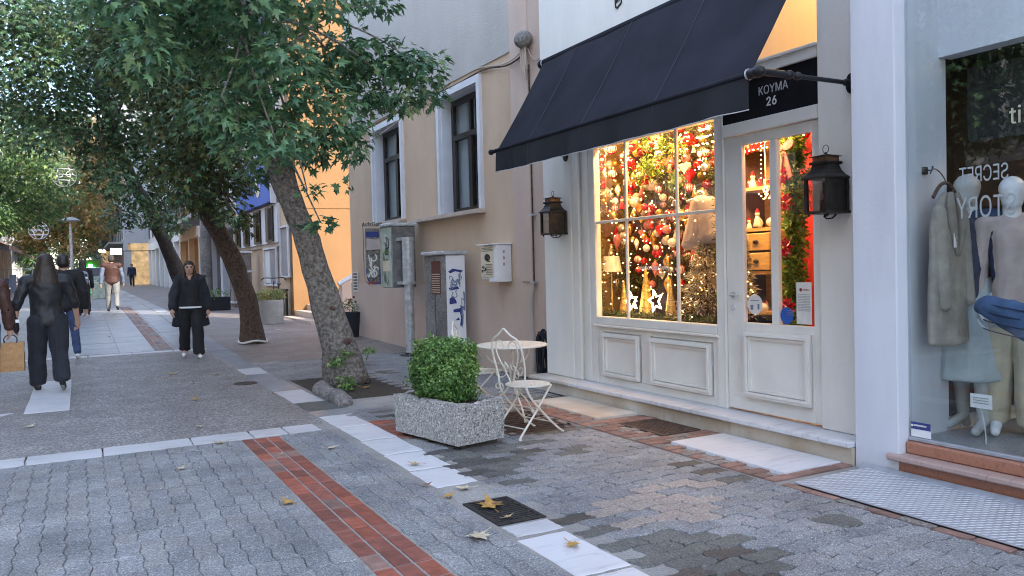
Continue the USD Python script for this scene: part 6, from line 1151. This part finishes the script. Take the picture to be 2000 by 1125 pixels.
obj('frame', J([tube([cy_(a_, b_), cy_(c_, d_)], .016, 6) for a_, b_, c_, d_ in ((-.52, .34, -.1, .32), (-.1, .32, -.22, .86), (-.22, .80, .36, .82), (-.1, .32, .36, .78), (-.52, .34, -.2, .78), (.52, .34, .34, .98))]), 'iron_black', bi); obj('handlebar', tube(spline([(4.42, 22.72, zb+1.0), (4.5, 22.64, zb+1.06), (4.75, 22.64, zb+1.05), (5.0, 22.64, zb+1.06), (5.08, 22.72, zb+1.0)], 16), .014, 6), 'iron_black', bi); obj('saddle', caps([(cy_(-.30, .90), (.06, .08, .03), cy_(-.12, .91), (.02, .05, .02))], .03, 2), 'plain_black', bi, True)
wb = thing('waste_bin', 'dark rectangular bin behind the round planter', 'bin', None, (4.97, 22.75, gz(21))); obj('body', box(4.84, 5.1, 22.55, 22.95, gz(21), gz(21)+.72, .02), 'cloth_black', wb); obj('lid', box(4.82, 5.12, 22.53, 22.97, gz(21)+.722, gz(21)+.78, .02), 'plain_black', wb)
pot = thing('flower_pot', 'dark pot with small flowers tucked behind the nearest trunk', 'flower pot', None, (4.95, 15.6, gz(15.6))); obj('pot', lathe([(0, 0), (.16, 0), (.2, .5), (.19, .52), (.17, .5), (0, .46)], (4.95, 16.3, .07), 18), 'cloth_night', pot, 40); P, N_, T_, r = cloud([(4.95, 16.3, .72, .16, .18, 1)], .07, 2.5, 9); inst(pot, 'foliage', [(LEAF[0], 'leaf_hedge')], P, quats(N_, T_), r.uniform(.05, .09, len(P)))
for k in range(4): obj('flower', ball((4.9+.05*k, 16.2+.05*(k % 2), .8+.05*(k % 3)), .025, 1), 'bauble_wine', pot)
col = thing('stone_column', 'tall pale round stone column by the pavement behind the woman', 'column', None, (4.0, 30, gz(30))); zb = gz(30); obj('shaft', lathe([(0, 0), (.26, 0), (.26, .3), (.19, .36), (.17, 4.2), (.24, 4.3), (.24, 4.45), (0, 4.45)], (4.0, 30, zb), 20), 'cabinet_stain', col, 40); obj('base', box(3.72, 4.28, 29.72, 30.28, zb-.02, zb+.12, .01), 'concrete', col)
kb = thing('clad_pier', 'brown clad pier with white bands beside the lilac building entrance', 'pier', None, (4.6, 27, gz(27))); zb = gz(27); obj('shaft', box(4.35, 4.9, 26.7, 27.3, zb, zb+1.75), 'walk_brown', kb)
for z in (.12, 1.1, 1.72): obj('band', box(4.3, 4.95, 26.65, 27.35, zb+z, zb+z+.06, .01), 'trim_white', kb)
fb = thing('flower_box', 'dark trough of green plants at the woman\'s elbow on the far pavement', 'flower box', None, (3.6, 26, gz(26))); zb = gz(26); obj('trough', box(3.3, 4.1, 25.8, 26.2, zb, zb+.4, .02), 'cloth_night', fb); P, N_, T_, r = cloud([(3.7, 26, zb+.5, .4, .16, 1)], .08, 3, 9); inst(fb, 'foliage', [(small_leaf(1, .4), 'leaf_green')], P, quats(N_, T_), r.uniform(.06, .1, len(P)))
cr2 = thing('planter_crate', 'pale green planter crate in the middle of the street by the backpack', 'crate', None, (.86, 40, gz(40))); zb = gz(40)
obj('box', box(.55, 1.2, 39.7, 40.3, zb, zb+.75, .02), 'phone_green', cr2); P, N_, T_, r = cloud([(.86, 40, zb+.85, .35, .16, 1)], .1, 3, 9); inst(cr2, 'foliage', [(small_leaf(1, .4), 'leaf_green')], P, quats(N_, T_), r.uniform(.08, .12, len(P)))
def car(at, face, label):
    t = thing('parked_car', label, 'car', None, (at[0], at[1], gz(at[1]))); zb = gz(at[1]); X_ = lambda m: place(m, (at[0], at[1], zb), face)
    lo = Polygon([(-2, .25), (-2.05, .55), (-1.95, .82), (-.95, .92), (1.5, .92), (2.0, .8), (2.05, .3), (1.6, .22)]); up = Polygon([(-.95, .9), (-.35, 1.38), (.9, 1.42), (1.6, .9)])
    obj('body', X_(remap(ext(lo, 1.66), (-.83, 0, 0), (0, 1, 0), (0, 0, 1), (1, 0, 0))), 'steel_plate', t); cb_ = obj('cabin', X_(remap(ext(up, 1.4), (-.7, 0, 0), (0, 1, 0), (0, 0, 1), (1, 0, 0))), 'steel_plate', t)
    obj('windscreen', X_(trimesh.Trimesh([(-.62, -.93, .93), (.62, -.93, .93), (.56, -.40, 1.35), (-.56, -.40, 1.35)], [(0, 1, 2), (0, 2, 3)]).apply_translation((0, -.03, .02))), 'pane_smoke' if 0 else 'frame_dark', cb_)
    for sx in (-.78, .78):
        for yy in (-1.3, 1.3): obj('wheel', X_(remap(lathe([(0, -.09), (.3, -.09), (.31, 0), (.3, .09), (0, .09)], n=20), (sx, yy, .31), (0, 1, 0), (0, 0, 1), (1, 0, 0))), 'plain_black', t, 40)
        obj('headlight', X_(ball((sx*.8, -1.98, .66), .12, 1, (1.2, .5, .7))), 'bauble_silver', t)
car((.95, 49.5), .1, 'silver car facing us at the far end of the street')
lampp = thing('street_lamp', 'grey street lamp with a flat disc head before the autumn tree', 'street lamp', None, (-.2, 42, gz(42))); zb = gz(42)
obj('pole', tube([(-.2, 42, zb), (-.2, 42, 3.9)], [.09, .055], 10), 'galvanised', lampp, True); obj('head', lathe([(0, 4.2), (.2, 4.17), (.40, 4.06), (.40, 4.02), (.08, 4.0), (0, 4.0)], (-.2, 42, 0), 20), 'plain_grey', lampp, 40); obj('neck', tube([(-.2, 42, 3.85), (-.2, 42, 4.05)], .03, 6), 'galvanised', lampp)
def globe(x, y, z, r, label):
    t = thing('wire_globe', label, 'street decoration', None, (x, y, z)); a_ = np.arange(30)/30*2*PI
    for k in range(3): q = k*PI/3; obj('hoop', tube([(x+r*math.cos(b)*math.cos(q), y+r*math.cos(b)*math.sin(q), z+r*math.sin(b)) for b in a_], r*.035, 5, True), 'plain_white', t)
    for k in (-.5, 0, .5): rr = r*math.sqrt(1-k*k); obj('hoop', tube([(x+rr*math.cos(b), y+rr*math.sin(b), z+r*k) for b in a_], r*.03, 5, True), 'plain_white', t)
    obj('scroll', J([tube(spiral((x+s*r*.4, y-r*.9, z), r*.32, 1.2, 0, (1, 0, 0), (0, 0, 1), s=s), r*.035, 5) for s in (-1, 1)]), 'plain_white', t); obj('cable', tube([(x, y, z+r), (x, y, z+4)], .01, 4), 'plain_grey', t)
globe(-.27, 30, 4.76, .36, 'nearer white wire globe decoration hanging over the street'); globe(-1.57, 45, 3.75, .42, 'further white wire globe decoration left of the street lamp')
for k, (z, l_) in enumerate(((5.35, 'red scroll street decoration, the upper of two beside the far buildings'), (3.85, 'red scroll street decoration, the lower of two beside the far buildings'))):
    t = thing('red_decoration', l_, 'street decoration', None, (.93, 60, z)); obj('scroll', J([tube(spiral((.93, 60, z+.16), .2, 1.1, 0, (1, 0, 0), (0, 0, 1)), .045, 6), tube(spiral((.93, 60, z-.16), .2, 1.1, PI, (1, 0, 0), (0, 0, 1)), .045, 6)]), 'bauble_red', t); obj('wire', tube([(.93, 60, z), (.93, 60, z+3)], .01, 4), 'plain_grey', t)
lamp('cross_green', (.10, 1.0, .22), 6); lamp('sign_lit', (1, .93, .85), 2.0); lamp('bulb_warm', (1, .62, .25), 9)
gc = thing('pharmacy_cross', 'glowing green pharmacy cross above the far crowd', 'pharmacy sign', None, (.85, 70, 2.2)); zc = 2.05; obj('cross', J([box(.55, 1.25, 70, 70.1, zc-.14, zc+.14), box(.76, 1.04, 70, 70.1, zc-.38, zc-.141), box(.76, 1.04, 70, 70.1, zc+.141, zc+.38)]), 'cross_green', gc); obj('panel', box(.2, 1.55, 70.12, 70.2, zc-.85, zc+.7), 'leaf_box', gc); obj('post', tube([(1.5, 70.16, gz(70)), (1.5, 70.16, zc)], .05, 6), 'galvanised', gc)
ls = thing('lit_sign', 'white lit box sign projecting from the far shops', 'sign', None, (2.55, 66, 3.2)); obj('box', box(2.2, 2.95, 66, 66.15, 3.05, 3.5, .01), 'sign_lit', ls); obj('arm', tube([(2.9, 66.08, 3.3), (5.2, 66.08, 3.3)], .03, 5), 'iron_black', ls); obj('print', cross(flat(print_lines(.55, .12, 1, 5, .6)), 2.3, 65.995, 3.22), 'plain_grey', ls)
for k, (x, z) in enumerate(((1.55, 3.35), (1.8, 3.3), (2.35, 2.2))): t = thing('warm_lamp', ('leftmost warm lamp of the far shop awning', 'second warm lamp of the far shop awning', 'low white-warm lamp by the far shop door')[k], 'lamp', None, (x, 66.5, z)); obj('bulb', ball((x, 66.5, z), .12, 1), 'bulb_warm', t); obj('wire', tube([(x, 66.5, z+.1), (x, 66.5, z+1.2)], .012, 4), 'iron_black', t)
bs2 = thing('street_name_sign', 'small pale blue hanging sign below the autumn leaves', 'sign', None, (.83, 66, 3.4)); obj('board', box(.55, 1.15, 66, 66.05, 3.3, 3.6), 'cloth_paleblue', bs2); obj('edge', cross(frame(.62, .32, .03, .01), .54, 65.99, 3.29), 'plain_white', bs2)
rk2 = thing('blue_rack', 'blue sale rack and bags outside the far left shops', 'rack', None, (-3.0, 52, gz(52))); zb = gz(52)
for k in range(4): obj('crate', box(-3.6+.34*k, -3.32+.34*k, 52, 52.4, zb+.5*(k % 2)*.2, zb+.9+.2*(k % 2), .02), ('denim', 'cloth_bluegrey', 'blue_sign', 'cloth_paleblue')[k], rk2)
obj('rail', tube([(-3.7, 52.2, zb), (-3.7, 52.2, zb+1.4), (-2.2, 52.2, zb+1.4), (-2.2, 52.2, zb)], .025, 6), 'galvanised', rk2)

# ------------------------------------------------------------------ fallen leaves
for n, c in (('dry_tan', (.42, .31, .17)), ('dry_ochre', (.46, .26, .06)), ('dry_brown', (.25, .13, .07)), ('dry_cream', (.55, .47, .33))): M(n, c, .7, .25, 30, .2, 60)
FL = [(1.15, 9.84, .17, 'dry_ochre', 'large crumpled yellow leaf on the road in front of the woman'), (1.0, 8.15, .12, 'dry_cream', 'small pale leaf on the road near the marble strip'), (.98, 12.25, .13, 'dry_tan', 'tan leaf on the road left of the woman\'s shoes'), (1.21, 12.54, .15, 'dry_ochre', 'yellow leaf on the road just in front of the woman'), (1.29, 11.52, .12, 'dry_cream', 'pale leaf on the road between the woman and the manhole'), (.61, 6.4, .10, 'dry_cream', 'tiny white leaf on the grey pavers left of the brick strip'),
      (1.07, 7.24, .13, 'dry_tan', 'tan leaf beside the marble strip at the head of the bricks'), (1.73, 6.5, .12, 'dry_cream', 'cream leaf on the pavers right of the brick strip'), (1.13, 5.04, .14, 'dry_ochre', 'yellow leaf touching the left edge of the brick strip'), (1.38, 6.5, .06, 'dry_cream', 'tiny leaf lying on the bricks'), (1.98, 4.65, .10, 'dry_ochre', 'small orange leaf left of the concrete kerb patch'), (2.23, 4.76, .14, 'dry_cream', 'cream leaf on the concrete kerb patch'),
      (2.11, 4.43, .18, 'dry_brown', 'rolled brown leaf on the far end of the kerb drain'), (2.13, 4.24, .24, 'dry_ochre', 'big golden brown leaf on the kerb drain'), (1.91, 3.92, .20, 'dry_cream', 'large cream leaf on the pavers beside the kerb drain'), (1.96, 4.99, .08, 'dry_brown', 'small brown leaf in the gutter by the kerb'), (2.18, 5.53, .13, 'dry_tan', 'tan leaf on the marble kerb below the planter'), (2.2, 3.55, .12, 'dry_ochre', 'star shaped yellow leaf on the marble kerb slab at the front'), (-.49, 9.09, .12, 'dry_cream', 'pale leaf on the road below the white slab'), (2.59, 9.45, .11, 'dry_ochre', 'orange leaf lying on the lumpy stone edging'),
      (3.03, 9.6, .13, 'dry_ochre', 'orange leaf on the soil under the plane tree'), (2.85, 12.16, .12, 'dry_brown', 'brown leaf on the pavement beyond the plane tree'), (2.05, 9.85, .14, 'dry_cream', 'pale leaf on the kerb left of the tree pit'), (2.1, 4.08, .08, 'dry_tan', 'curled tan leaf at the near end of the kerb drain'), (1.76, 12.17, .14, 'dry_tan', 'tan leaf on the road by the kerb right of the woman'), (.53, 19.2, .13, 'dry_tan', 'lone tan leaf on the far street slabs'), (.58, 13.4, .11, 'dry_tan', 'small tan leaf on the road left of the walking woman'), (4.05, 18.6, .2, 'dry_cream', 'pale leaf on the brown pavement before the steps')]
for i, (x, y, s, m, lb) in enumerate(FL):
    q = lobed(40+i, -.05); q.apply_scale(s); q.vertices[:, 2] = np.abs(q.vertices[:, 2])*1.1 + .25*(q.vertices[:, 1]-s*.4)**2/s; q.apply_transform(trimesh.transformations.rotation_matrix(i*2.4, [0, 0, 1])); q.apply_translation((x, y, gz(y)+.012))
    t = thing('fallen_leaf', lb, 'leaf', None, (x, y, gz(y))); obj('blade', q, m, t, 60); a_ = np.array([math.cos(i*2.4+PI/2), math.sin(i*2.4+PI/2)]); obj('stalk', tube([(x, y, gz(y)+.014), (x-a_[0]*s*.3, y-a_[1]*s*.3, gz(y)+.02)], .0022, 5), m, t)
